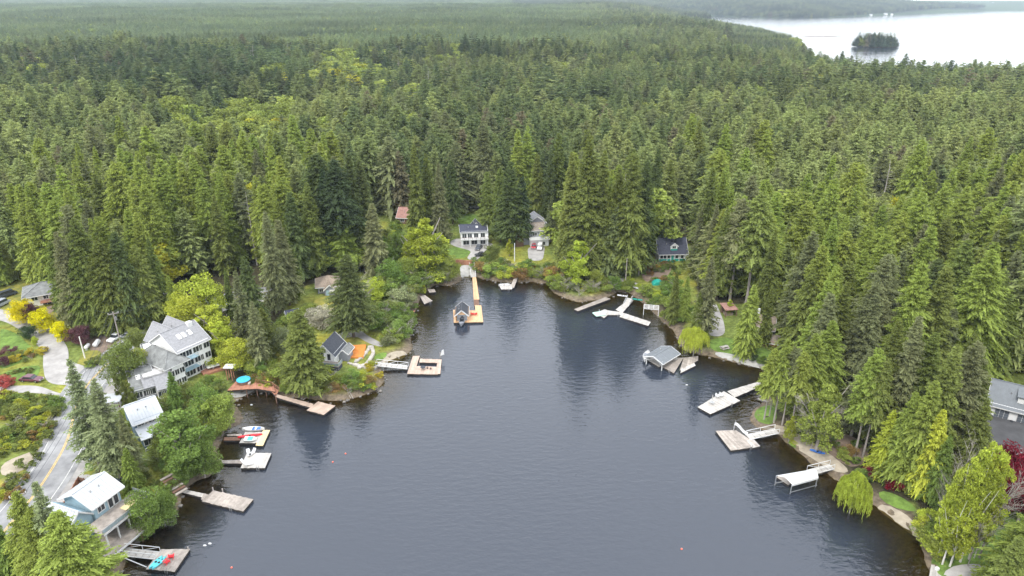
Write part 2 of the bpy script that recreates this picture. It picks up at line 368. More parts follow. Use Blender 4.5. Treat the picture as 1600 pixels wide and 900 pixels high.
# ------------------------------------------------------------ draped sheets: lawns, drives, beaches
def mesh_h(x, y):
    return height(x, y)
def sheet(name, poly_px, m, off=.06, step=1.6, parent=None, kind='structure', pts=None):
    P = [at(*p).xy for p in poly_px] if pts is None else [Vector(p) for p in pts]
    # soften the outline
    Q = []
    for i in range(len(P)):
        a, b = P[i], P[(i+1) % len(P)]; n = max(1, int((b-a).length/1.5))
        for k in range(n): Q.append(a.lerp(b, k/n))
    for _ in range(3):
        Q = [(Q[i-1]+Q[i]*2+Q[(i+1) % len(Q)])/4 for i in range(len(Q))]
    arr = np.array([tuple(q) for q in Q]); lo, hi = arr.min(0), arr.max(0)
    xs, ys = np.meshgrid(np.arange(lo[0], hi[0], step), np.arange(lo[1], hi[1], step)); xs, ys = xs.ravel(), ys.ravel()
    ins = inpoly(xs, ys, arr); sd = sdist(xs, ys, arr); k = ins & (sd < -.5)
    pts2 = [Vector(q) for q in Q]+[Vector((a, b)) for a, b in zip(xs[k], ys[k])]
    n = len(Q); r = delaunay_2d_cdt(pts2, [(i, (i+1) % n) for i in range(n)], [list(range(n))], 1, 1e-4)
    v = np.array([tuple(q) for q in r[0]]); z = np.maximum(mesh_h(v[:, 0], v[:, 1]), -.1)+off
    me = bpy.data.meshes.new(name); me.from_pydata([(a, b, c) for (a, b), c in zip(v, z)], [], [list(f) for f in r[2]]); me.update()
    for q in me.polygons: q.use_smooth = True
    o = link(name, me, m, parent)
    if not parent: tag(o, kind=kind)
    return o
M_lawn = mat('lawn_grass', (.115, .185, .035), .95, .4, .55, .5, sc2=8)
M_lawn2 = mat('rough_grass', (.17, .21, .045), .95, .35, .45, .5, col2=(.30, .26, .05), sc2=6)
M_grav = mat('gravel', (.34, .325, .31), .95, .2, .35, .4, sc2=9)
M_sand = mat('beach_sand', (.33, .285, .22), .95, .2, .6, .3, sc2=7)
M_dirt = mat('brown_dirt', (.20, .15, .115), .95, .25, .6, .4)
M_asphalt = mat('road_asphalt', (.225, .225, .23), .9, .24, .22, .2, col2=(.32, .32, .32), sc2=8)
M_paved = mat('dark_paving', (.085, .085, .09), .85, .2, .3, .2)
M_ypaint = mat('yellow_paint', (.62, .42, .12), .7, .25, 1.5); M_wpaint = mat('road_white_paint', (.55, .54, .52), .7, .3, 1.5)
def smooth_line(px, off=0, n=6, height_fn=True):
    P = [at(*p) for p in px]; out = []
    for i in range(len(P)-1):
        a, b, c, d = P[max(i-1, 0)], P[i], P[i+1], P[min(i+2, len(P)-1)]
        for k in range(n):
            t = k/n; out.append(.5*((2*b)+(c-a)*t+(2*a-5*b+4*c-d)*t*t+(3*b-a-3*c+d)*t**3))
    out.append(P[-1]); return [p.xy for p in out]
def ribbon(name, px, w, m, off=.08, lat=0., parent=None, cols=5, dash=None, w2=None):
    c = smooth_line(px) if not isinstance(px[0], Vector) else px
    n = len(c); V = []; F_ = []; s = 0
    for i in range(n):
        d = (c[min(i+1, n-1)]-c[max(i-1, 0)]).normalized(); nn = Vector((-d.y, d.x)); ww = w if w2 is None else w+(w2-w)*i/(n-1)
        if i: s += (c[i]-c[i-1]).length
        for j in range(cols):
            q = c[i]+nn*(lat+ww*(j/(cols-1)-.5)); V.append((q.x, q.y))
    for i in range(n-1):
        for j in range(cols-1):
            F_.append((i*cols+j, i*cols+j+1, (i+1)*cols+j+1, (i+1)*cols+j))
    V = np.array(V); z = height(V[:, 0], V[:, 1])+off
    me = bpy.data.meshes.new(name); me.from_pydata([(a, b, q) for (a, b), q in zip(V, z)], [], F_); me.update()
    o = link(name, me, m, parent)
    if not parent: tag(o, kind='structure')
    return o, c
road_px = [(-150,960),(-40,880),(20,815),(60,765),(92,715),(108,680),(118,640),(132,608),(155,582),(190,552),(235,520),(290,493),(350,470),(430,455)]
road_o, rc = ribbon('road', road_px, 9.4, M_asphalt, .09, cols=9)
ribbon('shoulder', rc, 11.4, M_grav, .05, lat=-.9, cols=9)
for lt in (-.14, .14): ribbon('centre_line', rc, .13, M_ypaint, .11, lat=lt, parent=road_o, cols=2)
for lt in (-3.6, 3.6): ribbon('edge_line', rc, .13, M_wpaint, .11, lat=lt, parent=road_o, cols=2)
ribbon('side_road', [(-60,480),(0,492),(30,500),(62,520),(85,545),(88,570),(95,590),(120,592)], 5.6, M_grav, .07, cols=6)
sheet('driveway', [(60,575),(95,560),(150,578),(150,610),(100,618),(60,602),(0,604),(-40,600),(-40,612),(0,614),(60,614),(110,622),(120,600)], M_grav, .065)
sheet('lawn', [(0,512),(25,520),(55,548),(50,560),(0,580)], M_lawn); sheet('lawn', [(0,582),(65,568),(60,590),(20,598),(0,598)], M_lawn)
sheet('rough_grass', [(0,450),(30,440),(75,436),(105,450),(60,455),(28,475),(0,490)], M_lawn2, .05)
sheet('rough_grass', [(85,500),(118,492),(126,505),(110,512)], M_lawn, .05)
sheet('rough_grass', [(0,735),(60,705),(90,650),(104,650),(98,690),(70,740),(20,790),(0,815)], M_lawn2, .05)
sheet('footpath', [(0,722),(35,712),(75,695),(88,700),(55,725),(25,742),(0,752)], M_sand, .075)
sheet('parking_pad', [(70,478),(118,476),(126,492),(92,506),(78,500)], M_dirt, .06)
sheet('dirt_verge', [(130,515),(165,512),(200,520),(190,548),(160,560),(140,548)], M_dirt, .055)
sheet('rough_grass', [(130,548),(158,545),(160,565),(135,578),(115,580)], M_lawn2, .065)
sheet('forecourt', [(150,600),(165,580),(182,560),(190,600),(190,640),(172,660),(150,650)], M_grav, .06)
sheet('verge', [(236,512),(262,500),(276,505),(250,532),(238,530)], M_wbrown, .055)
sheet('lawn', [(213,636),(235,628),(233,645),(216,648)], M_lawn)
sheet('lawn', [(130,718),(150,725),(150,742),(133,740)], M_lawn)
sheet('footpath', [(92,820),(112,770),(130,735),(150,745),(150,775),(110,830)], M_grav, .07)
sheet('lawn', [(487,470),(520,458),(545,462),(555,485),(540,500),(500,490)], M_lawn2)
sheet('gravel_drive', [(512,532),(545,515),(562,500),(572,502),(565,520),(590,533),(605,541),(600,545),(575,537),(556,524),(530,530),(515,540)], M_grav, .07)
sheet('rough_grass', [(520,528),(560,526),(590,545),(580,560),(545,545),(520,545)], M_lawn2)
sheet('beach', [(600,552),(620,548),(641,548),(640,556),(615,566),(602,572),(594,572)], M_sand, .05)
sheet('lawn', [(580,556),(600,548),(612,548),(596,568),(584,566)], M_lawn)
sheet('beach', [(362,628),(385,614),(410,608),(400,600),(375,604),(352,618)], M_conc, .06)
sheet('lawn', [(694,403),(700,388),(712,385),(738,390),(728,404)], M_lawn)
sheet('forecourt', [(700,380),(712,372),(765,378),(775,384),(762,388),(745,408),(727,406),(738,392),(712,386)], M_grav, .065)
sheet('boat_ramp', [(718,414),(738,414),(741,434),(720,436)], M_conc, .1)
sheet('gravel_drive', [(824,386),(852,384),(848,408),(826,408)], M_grav, .07)
sheet('lawn', [(712,340),(730,334),(748,336),(745,352),(722,356)], M_lawn)
sheet('gravel_path', [(962,432),(978,436),(1010,448),(1020,455),(1002,453),(972,443)], M_grav, .08)
sheet('garden_slope', [(1000,418),(1025,402),(1050,408),(1048,425),(1030,445),(1005,440)], M_dirt, .05)
sheet('gravel_drive', [(1107,480),(1118,472),(1130,500),(1134,520),(1128,528),(1106,526)], M_grav, .08)
sheet('lawn', [(1108,530),(1135,526),(1200,545),(1222,560),(1222,574),(1200,568),(1165,562),(1125,552),(1106,545)], M_lawn)
sheet('stone_path', [(1112,548),(1160,557),(1222,572),(1222,580),(1180,574),(1150,566),(1112,556)], M_conc, .09)
sheet('lawn', [(1180,640),(1195,632),(1215,636),(1212,652),(1220,664),(1190,668),(1176,655)], M_lawn)
sheet('shore_path', [(1214,668),(1235,672),(1265,688),(1300,712),(1335,740),(1310,744),(1280,726),(1250,704),(1228,690)], M_sand, .08)
sheet('lawn', [(1222,682),(1230,684),(1252,702),(1250,708),(1235,698)], M_lawn, .1)
sheet('bare_yard', [(1270,690),(1310,672),(1350,690),(1362,718),(1330,735)], M_dirt, .06)
sheet('lawn', [(1362,762),(1395,768),(1440,795),(1440,808),(1400,795),(1365,780)], M_lawn)
sheet('beach', [(1358,780),(1395,790),(1430,812),(1444,840),(1440,852),(1425,836),(1400,815),(1365,796)], M_sand, .05)
sheet('lawn', [(1452,865),(1500,850),(1560,800),(1620,790),(1640,940),(1460,930)], M_lawn, .05)
sheet('gravel_path', [(1470,888),(1520,880),(1560,884),(1560,920),(1465,920)], M_grav, .09)
sheet('paved_forecourt', [(1500,600),(1540,600),(1560,655),(1620,662),(1640,735),(1562,735),(1548,700),(1540,660)], M_paved, .07)
# ------------------------------------------------------------ foliage meshes, one metre tall
def tris_mesh(name, T, tip, m):
    T = np.asarray(T, np.float32).reshape(-1, 3); me = mesh_np(name, T, np.arange(len(T)), 3, {'tip': tip}); me.materials.append(m); return me
def conifer(name, m, seed, Rr=.15, z0=.1, nw=46, nb=6, tw=5, droop=.35, gap=.0, prof=.85, el0=-5, el1=38, hang=.22, thin=0., top=1., fuzz=0, fs=.02):
    r = np.random.default_rng(seed); Z, A, Ln = [], [], []
    lobes = r.uniform(0, 2*PI, 4)
    for i in range(nw):
        f = i/(nw-1); z = z0+(top-.015-z0)*(f**.92)
        for b in range(nb if f < .85 else max(3, nb-2)):
            a = r.uniform(0, 2*PI)
            if r.random() < gap: continue
            t = (z-z0)/(1-z0); pr = (1-t)**prof*min(1, .55+t*4)
            l = Rr*pr*r.uniform(.5, 1.15)*(1+.16*math.sin(a*2+lobes[0])+.12*math.sin(z*23+lobes[1]+a))+.008
            Z.append(z+r.uniform(-.01, .01)); A.append(a); Ln.append(l)
    Z, A, Ln = map(np.array, (Z, A, Ln)); n = len(Z); t = (Z-z0)/(1-z0)
    el = np.tan(np.radians(el0+(el1-el0)*t+r.uniform(-8, 8, n))); dh = np.c_[np.cos(A), np.sin(A), np.zeros(n)]; sd = np.c_[-np.sin(A), np.cos(A), np.zeros(n)]
    def P(s): return dh*(Ln*s)[:, None]+np.array((0, 0, 1))*(Z+Ln*(el*s-droop*s*s))[:, None]
    T, C = [], []; hue = r.normal(0, .16, n)
    for k in range(tw):
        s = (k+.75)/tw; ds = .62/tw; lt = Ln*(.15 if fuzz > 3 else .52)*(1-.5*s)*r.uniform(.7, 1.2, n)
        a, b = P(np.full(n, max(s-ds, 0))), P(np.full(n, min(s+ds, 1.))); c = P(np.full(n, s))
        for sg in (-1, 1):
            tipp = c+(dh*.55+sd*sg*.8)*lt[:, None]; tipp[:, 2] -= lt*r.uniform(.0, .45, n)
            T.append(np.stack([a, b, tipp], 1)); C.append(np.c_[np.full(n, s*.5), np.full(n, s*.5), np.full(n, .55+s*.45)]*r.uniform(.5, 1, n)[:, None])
        for _ in range(fuzz):
            wl = Ln*(.34-.2*s)+.004; q = c+sd*(wl*r.uniform(-1, 1, n))[:, None]+dh*(Ln*r.uniform(-.12, .16, n))[:, None]; q[:, 2] += wl*r.uniform(-.55, .15, n)-Ln*hang*.3*r.random(n)
            sz = fs*r.uniform(.6, 1.35, n)*(.42+.58*(1-t)); u = dh*.7+r.normal(size=(n, 3))*.6; u[:, 2] -= .35; u *= (sz/np.linalg.norm(u, axis=1))[:, None]; v = np.cross(u, r.normal(size=(n, 3))); v *= (sz*.42/(np.linalg.norm(v, axis=1)+1e-9))[:, None]
            T.append(np.stack([q-v, q+v, q+u], 1)); C.append(np.repeat(np.clip(s*.55+.55*r.random(n)-.1+hue, 0, 1.1)[:, None], 3, 1))
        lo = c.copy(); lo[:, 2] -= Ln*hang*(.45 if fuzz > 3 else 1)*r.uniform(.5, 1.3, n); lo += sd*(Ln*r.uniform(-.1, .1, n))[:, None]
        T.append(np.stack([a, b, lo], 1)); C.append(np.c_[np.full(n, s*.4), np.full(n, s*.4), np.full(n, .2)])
    e = P(np.full(n, 1.0)); f = P(np.full(n, .8)); tp = P(np.full(n, 1.22)); w_ = (Ln*.09)[:, None]
    T.append(np.stack([f-sd*w_, f+sd*w_, tp], 1)); C.append(np.c_[np.full(n, .5), np.full(n, .5), np.full(n, 1.)])
    T = np.concatenate(T); C = np.concatenate(C)
    if thin: k = r.random(len(T)) > thin; T, C = T[k], C[k]
    lead = np.array([[[-.006, 0, top-.05], [.006, 0, top-.05], [0, 0, top+.012]], [[0, -.006, top-.05], [0, .006, top-.05], [0, 0, top+.012]]])
    T = np.concatenate([T, lead]); C = np.concatenate([C, np.full((2, 3), .6)])
    return tris_mesh(name, T, C.ravel(), m)
def blobtree(name, m, seed, nb=26, nl=120, ls=.028, z0=.22, Rr=.28, shape='round', tipv=1., sq=.75):
    """broad-leaved crown: leaf tufts gathered into uneven clumps"""
    r = np.random.default_rng(seed); T, C = [], []
    for i in range(nb):
        for _ in range(40):
            p = r.uniform(-1, 1, 3)
            if (p**2).sum() < 1: break
        h = (p[2]+1)/2; lobe = 1+.3*math.sin(math.atan2(p[1], p[0])*3+seed)
        if shape == 'cone': wd = (1-h)**.75*1.05+.06
        elif shape == 'oval': wd = math.sqrt(max(0, 1-(h*2-1)**2))*1.0+.05
        else: wd = math.sqrt(max(0, 1-(h*1.7-.75)**2))
        q = p[:2]/max(1e-3, math.hypot(p[0], p[1]))*math.sqrt(r.random())
        c = np.array((q[0]*wd*lobe*Rr*.85, q[1]*wd*lobe*Rr*.85, z0+(1-z0-.05)*h)); br = Rr*r.uniform(.22, .42)*(.62 if nb > 80 else 1)*(1-.45*h if shape == 'cone' else 1)
        d = r.normal(size=(nl, 3)); d /= np.linalg.norm(d, axis=1)[:, None]; rad = br*r.uniform(.55, 1.05, nl)**.6*(1+.25*np.sin(d[:, 0]*6+i)*np.sin(d[:, 1]*7))
        ctr = c+d*rad[:, None]*np.array((1, 1, sq))
        ctr[:, 2] = np.minimum(ctr[:, 2], 1)
        u = r.normal(size=(nl, 3))+np.array((0, 0, -.3)); u /= np.linalg.norm(u, axis=1)[:, None]; v = np.cross(u, r.normal(size=(nl, 3))); v /= np.linalg.norm(v, axis=1)[:, None]
        s = ls*r.uniform(.6, 1.3, (nl, 1))
        T.append(np.stack([ctr-u*s*.7, ctr+u*s*.4+v*s*.55, ctr+u*s*.4-v*s*.55], 1)); C.append(np.repeat(np.clip(r.normal(.45, .25, nl)+.25*r.normal(), 0, 1)[:, None]*tipv, 3, 1))
    return tris_mesh(name, np.concatenate(T), np.concatenate(C).ravel(), m)
def willow(name, m, seed, n=1100):
    r = np.random.default_rng(seed); T, C = [], []
    LB = [(0, 0, .72, .25)]+[(.27*math.cos(t)*r.uniform(.7, 1.15), .27*math.sin(t)*r.uniform(.7, 1.15), r.uniform(.38, .66), r.uniform(.16, .25)) for t in np.linspace(0, 6.28, 8)[:-1]]
    for i in range(n):
        a = r.uniform(0, 2*PI); q = math.sqrt(r.random()); lb = LB[i % len(LB)]; x, y = lb[0]+q*lb[3]*math.cos(a), lb[1]+q*lb[3]*math.sin(a)
        z = lb[2]+.27*math.sqrt(max(0, 1-q*q)); a = math.atan2(y, x)+r.uniform(-.05, .03); ln = r.uniform(.10, .26)*(.5+q*.7); ln = min(ln, z-.03)
        ox, oy = math.cos(a), math.sin(a); p = np.array((x, y, z)); seg = 9; tn = r.uniform(.2, .8)
        for k in range(seg):
            t = k/seg; d = np.array((ox*.25*(1-t)**2, oy*.25*(1-t)**2, -(.25+t*1.4)))*ln/seg
            for _ in range(3):
                s = r.uniform(.007, .014); aa = r.uniform(0, 2*PI); v = np.array((math.cos(aa), math.sin(aa), .2))*s; o = r.normal(size=3)*.008
                T.append((p+o-v*.5, p+o+v*.5, p+o+d*1.1+np.array((0, 0, -s))+r.normal(size=3)*.006)); C.append((tn*.7, tn*.7, min(1, tn+.3)))
            p = p+d
    return tris_mesh(name, T, np.array(C).ravel(), m)
def baretwigs(seed, n1=15, n2=10, h=1., sp_=.5, r0=.008, base=.15):
    """leafless limbs and twigs as a branching mesh"""
    r = random.Random(seed); b = B()
    b.tube([(0, 0, 0), (0, 0, .3*h), (.02, .01, .8*h)], [r0*1.3, r0, r0*.3], 5)
    for i in range(n1):
        a = r.uniform(0, 2*PI); z = base+r.uniform(0, .5)*h; l = r.uniform(.3, .5)*h
        p = Vector((0, 0, z)); q = p+Vector((math.cos(a)*sp_*l, math.sin(a)*sp_*l, l*.8)); b.tube([p, p.lerp(q, .5)+Vector((0, 0, -.02)), q], [r0*.6, r0*.4, r0*.15], 4)
        for j in range(n2):
            t = r.uniform(.3, 1); s = p.lerp(q, t); aa = a+r.uniform(-1.3, 1.3); l2 = r.uniform(.1, .22)*h
            e = s+Vector((math.cos(aa)*l2*.8, math.sin(aa)*l2*.8, l2*r.uniform(.2, .9))); b.tube([s, e], [r0*.25, r0*.08], 3)
            for k in range(3):
                s2 = s.lerp(e, r.uniform(.3, 1)); e2 = s2+Vector((r.uniform(-1, 1), r.uniform(-1, 1), r.uniform(0, 1)))*.07*h; b.tube([s2, e2], [r0*.14, r0*.05], 3, False)
    return b
def trunk_mesh(name, r0=.013, top=.9, m=M_bark, lean=0, stubs=0, seed=0, fork=0):
    r = random.Random(seed); b = B(); k = 6; pts = [(lean*(i/k)**2+r.uniform(-.002, .002), r.uniform(-.002, .002), top*i/k) for i in range(k+1)]
    pts[0] = (0, 0, -.02); b.tube(pts, [r0*(1.25 if i == 0 else 1)*(1-.9*i/k) for i in range(k+1)], 7)
    for i in range(stubs):
        z = r.uniform(.12, .8); a = r.uniform(0, 6.28); l = r.uniform(.03, .08)
        b.tube([(0, 0, z), (math.cos(a)*l, math.sin(a)*l, z+r.uniform(-.01, .02))], [r0*.2, r0*.05], 3)
    for i in range(fork):
        a = 2*PI*i/fork+r.uniform(-.4, .4); z = r.uniform(.15, .45); l = r.uniform(.3, .45)
        p = Vector((0, 0, z)); q = p+Vector((math.cos(a)*l*.5, math.sin(a)*l*.5, l)); b.tube([p, p.lerp(q, .5), q], [r0*.55, r0*.4, r0*.1], 5)
    me = b.mesh(name); me.materials.append(m); return me
T_fir = trunk_mesh('fir_trunk', .011, .92, M_bark, stubs=10); T_bare = trunk_mesh('bare_fir_trunk', .010, .95, M_barkgrey, stubs=26, seed=3)
T_dec = trunk_mesh('leafy_trunk', .018, .7, M_barkgrey, fork=6, seed=5); T_birch = trunk_mesh('birch_trunk', .010, .93, M_birch, lean=.06, fork=5, seed=8)
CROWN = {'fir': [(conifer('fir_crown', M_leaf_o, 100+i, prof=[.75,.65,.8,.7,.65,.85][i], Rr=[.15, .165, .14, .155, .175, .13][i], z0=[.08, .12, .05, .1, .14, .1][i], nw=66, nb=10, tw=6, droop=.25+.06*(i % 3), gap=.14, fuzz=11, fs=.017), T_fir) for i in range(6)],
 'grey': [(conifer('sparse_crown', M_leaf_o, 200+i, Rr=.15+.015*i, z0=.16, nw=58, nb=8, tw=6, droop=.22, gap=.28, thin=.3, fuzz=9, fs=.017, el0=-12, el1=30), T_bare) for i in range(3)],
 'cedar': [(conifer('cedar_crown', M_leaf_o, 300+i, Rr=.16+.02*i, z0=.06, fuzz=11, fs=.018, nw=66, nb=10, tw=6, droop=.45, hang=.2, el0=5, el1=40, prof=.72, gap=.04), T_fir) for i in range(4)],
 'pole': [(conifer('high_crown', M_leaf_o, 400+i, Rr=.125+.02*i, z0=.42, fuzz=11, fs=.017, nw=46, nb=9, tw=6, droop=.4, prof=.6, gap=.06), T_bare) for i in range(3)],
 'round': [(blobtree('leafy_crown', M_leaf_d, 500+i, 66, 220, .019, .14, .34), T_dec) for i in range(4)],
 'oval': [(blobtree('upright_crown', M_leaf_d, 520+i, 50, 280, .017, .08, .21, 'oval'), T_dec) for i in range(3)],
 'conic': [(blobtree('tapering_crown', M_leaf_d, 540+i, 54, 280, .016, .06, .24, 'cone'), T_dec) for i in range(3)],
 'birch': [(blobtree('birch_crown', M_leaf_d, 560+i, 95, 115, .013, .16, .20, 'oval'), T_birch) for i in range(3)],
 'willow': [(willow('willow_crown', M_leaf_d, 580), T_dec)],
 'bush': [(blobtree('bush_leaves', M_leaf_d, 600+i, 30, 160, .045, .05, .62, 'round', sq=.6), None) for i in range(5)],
}
_b = baretwigs(9); _m = _b.mesh('bare_limbs'); _m.materials.append(M_barkgrey)
_b2 = baretwigs(14, 12, 8, 1, .9, .016, .05); _m2 = _b2.mesh('bare_bush_limbs'); _m2.materials.append(M_barkgrey)
CROWN['bare'] = [(_m, None)]; CROWN['barebush'] = [(_m2, None)]
TINT = {'olive': (.170, .198, .055), 'dark': (.090, .115, .042), 'deep': (.058, .085, .040), 'grey': (.165, .180, .085), 'mid': (.140, .168, .046), 'fresh': (.215, .262, .058), 'lime': (.34, .39, .055),
 'yellow': (.62, .56, .015), 'gold': (.33, .355, .05), 'purple': (.12, .055, .065), 'maroon': (.17, .018, .035), 'pink': (.33, .08, .07), 'bronze': (.24, .16, .06), 'leafgreen': (.150, .215, .052), 'pale': (.205, .235, .115), 'blossom': (.46, .42, .33), 'ochre': (.36, .30, .04)}
TWORD = {'olive': 'olive green', 'dark': 'dark green', 'deep': 'blackish green', 'grey': 'grey-green', 'mid': 'mid green', 'fresh': 'fresh green', 'lime': 'lime green', 'yellow': 'bright yellow', 'gold': 'golden green', 'purple': 'dusky purple',
 'maroon': 'deep red', 'pink': 'pinkish red', 'bronze': 'bronze', 'leafgreen': 'leaf green', 'pale': 'pale green', 'blossom': 'cream-blossomed', 'ochre': 'ochre yellow'}
KNAME = {'fir': ('fir_tree', 'fir', 'tree'), 'grey': ('sparse_fir_tree', 'thin-branched fir', 'tree'), 'cedar': ('cedar_tree', 'drooping cedar', 'tree'), 'pole': ('tall_fir_tree', 'bare-trunked fir', 'tree'), 'round': ('leafy_tree', 'round leafy tree', 'tree'),
 'oval': ('poplar_tree', 'upright leafy tree', 'tree'), 'conic': ('alder_tree', 'tapering leafy tree', 'tree'), 'birch': ('birch_tree', 'pale-trunked birch', 'tree'), 'willow': ('willow_tree', 'weeping willow', 'tree'), 'bush': ('bush', 'bush', 'bush'),
 'bare': ('bare_tree', 'leafless tree', 'tree'), 'barebush': ('bare_bush', 'leafless grey bush', 'bush')}
TREES = []   # every single tree: object, photo position, words
def tree(kind, x, y, h, wide=1., tint='mid', var=None, label=None, jit=.12, z=None, group=None, dead=None):
    v = CROWN[kind]; c, tr = v[(var if var is not None else random.randrange(99)) % len(v)]
    nm, kw, cat = KNAME[kind]; z = hz(x, y) if z is None else z
    e = empty(nm, (x, y, z-.05), random.uniform(0, 6.28)); wide *= .92 if kind in ('fir', 'cedar', 'pole') else 1; e.scale = (h*wide, h*wide, h)
    col = Vector(TINT[tint])*random.uniform(1-jit, 1+jit); col.x *= random.uniform(.97, 1.03)
    if tr or kind in ('bush',):
        o = link('crown' if kind != 'bush' else 'leaves', c, None, e); o.color = (*col, 1)
        if tr: link('trunk', tr, None, e)
        if kind == 'bush': link('stems', _m2, None, e).scale = (.7, .7, .8)
    else: link('limbs', c, None, e)
    a, b, dd = proj(x, y, z+h*.55)
    tag(e, label, cat, group); TREES.append(dict(o=e, px=float(a), py=float(b), kw=kw, tint=TWORD[tint] if kind not in ('bare', 'barebush') else 'grey', h=h, auto=label is None, kind=kind))
    return e
def ptree(kind, px, yb, yt, wide=1., tint='mid', **k):
    """a tree whose foot and top show at the photo rows yb and yt"""
    p = at(px, yb); return tree(kind, p.x, p.y, max(1.2, hgt(p, yt)), wide, tint, z=p.z, **k)
HERO = []
for a in [
 # left, above the road
 ('cedar',112,500,378,1.1,'mid'),('fir',130,522,362,1.1,'grey'),('cedar',160,515,340,1.0,'mid'),('cedar',188,519,372,1.1,'mid'),('fir',213,514,362,1.1,'dark'),('cedar',238,508,382,1.1,'olive'),('fir',258,500,372,1.0,'mid'),('cedar',145,522,400,1.1,'mid'),('cedar',172,520,400,1.1,'mid'),('cedar',205,519,420,1.1,'olive'),
 ('cedar',20,440,380,1.3,'olive'),('fir',60,440,350,1.2,'mid'),('fir',90,455,345,1.1,'dark'),('cedar',5,445,370,1.2,'fresh'),
 # between road and peninsula
 ('round',300,528,462,1.3,'gold'),('round',325,508,428,1.2,'gold'),('round',286,512,455,1.1,'gold'),('cedar',278,505,430,1.0,'fresh'),('conic',345,552,470,1.5,'lime'),('conic',324,550,478,1.4,'gold'),('round',374,578,522,1.2,'gold'),('conic',355,568,498,1.4,'lime'),
 ('grey',388,548,422,1.0,'grey'),('grey',410,575,470,1.1,'grey'),('cedar',420,560,480,1.1,'mid'),('fir',437,490,330,1.05,'grey'),('fir',365,500,420,1.0,'mid'),('fir',460,470,350,1.1,'mid'),('cedar',400,520,400,1.1,'dark'),
 ('cedar',480,604,484,2.1,'mid'),('round',448,560,508,.8,'pale'),('fir',470,440,300,1.1,'dark'),
 # big fir by the gravel drive
 ('fir',553,527,398,1.5,'dark',4),
 ('fir',520,420,262,1.2,'deep'),('pole',540,425,250,1.5,'deep'),('pole',512,412,240,1.4,'dark'),('fir',560,415,240,1.1,'dark'),('fir',496,430,285,1.2,'mid'),('fir',590,435,318,1.25,'grey'),('fir',575,410,250,1.1,'dark'),
 ('fir',655,385,225,1.0,'mid'),('fir',690,380,255,1.1,'grey'),('fir',672,375,240,1.0,'mid'),('fir',708,350,250,1.0,'dark'),
 ('fir',762,375,268,1.0,'olive'),('fir',798,385,252,1.25,'dark'),('fir',782,378,262,1.0,'mid'),('fir',815,380,275,1.1,'deep'),
 ('cedar',838,345,240,1.0,'mid'),('fir',858,350,238,1.0,'dark'),('grey',860,378,306,1.1,'grey'),
 ('fir',888,425,238,1.1,'olive'),('fir',912,432,212,1.2,'mid'),('fir',935,425,235,1.1,'olive'),('fir',958,430,262,1.1,'mid'),('fir',978,432,240,1.0,'mid'),('fir',998,425,250,.85,'dark'),('fir',1038,366,250,1.1,'mid'),('fir',1016,392,232,1.0,'dark'),
 ('fir',1096,425,262,1.1,'mid'),('fir',1105,450,318,1.0,'grey'),('grey',1086,428,318,.9,'grey'),('pole',1140,470,310,1.4,'grey'),('pole',1165,480,300,1.4,'olive'),
 # east shore
 ('cedar',1050,506,424,.8,'mid'),('cedar',1068,502,432,.8,'fresh'),('grey',1098,528,400,1.15,'grey'),('cedar',1086,530,455,.8,'mid'),
 ('cedar',1163,553,445,1.05,'fresh'),('fir',1228,525,375,1.1,'mid'),('cedar',1245,560,420,1.1,'mid'),('fir',1192,540,448,.9,'mid'),('fir',1190,500,360,1.1,'mid'),('fir',1240,540,362,1.1,'grey'),
 ('oval',1190,645,0,0,''),
 ] :
    if a[3] == 0: continue
    HERO.append(a)
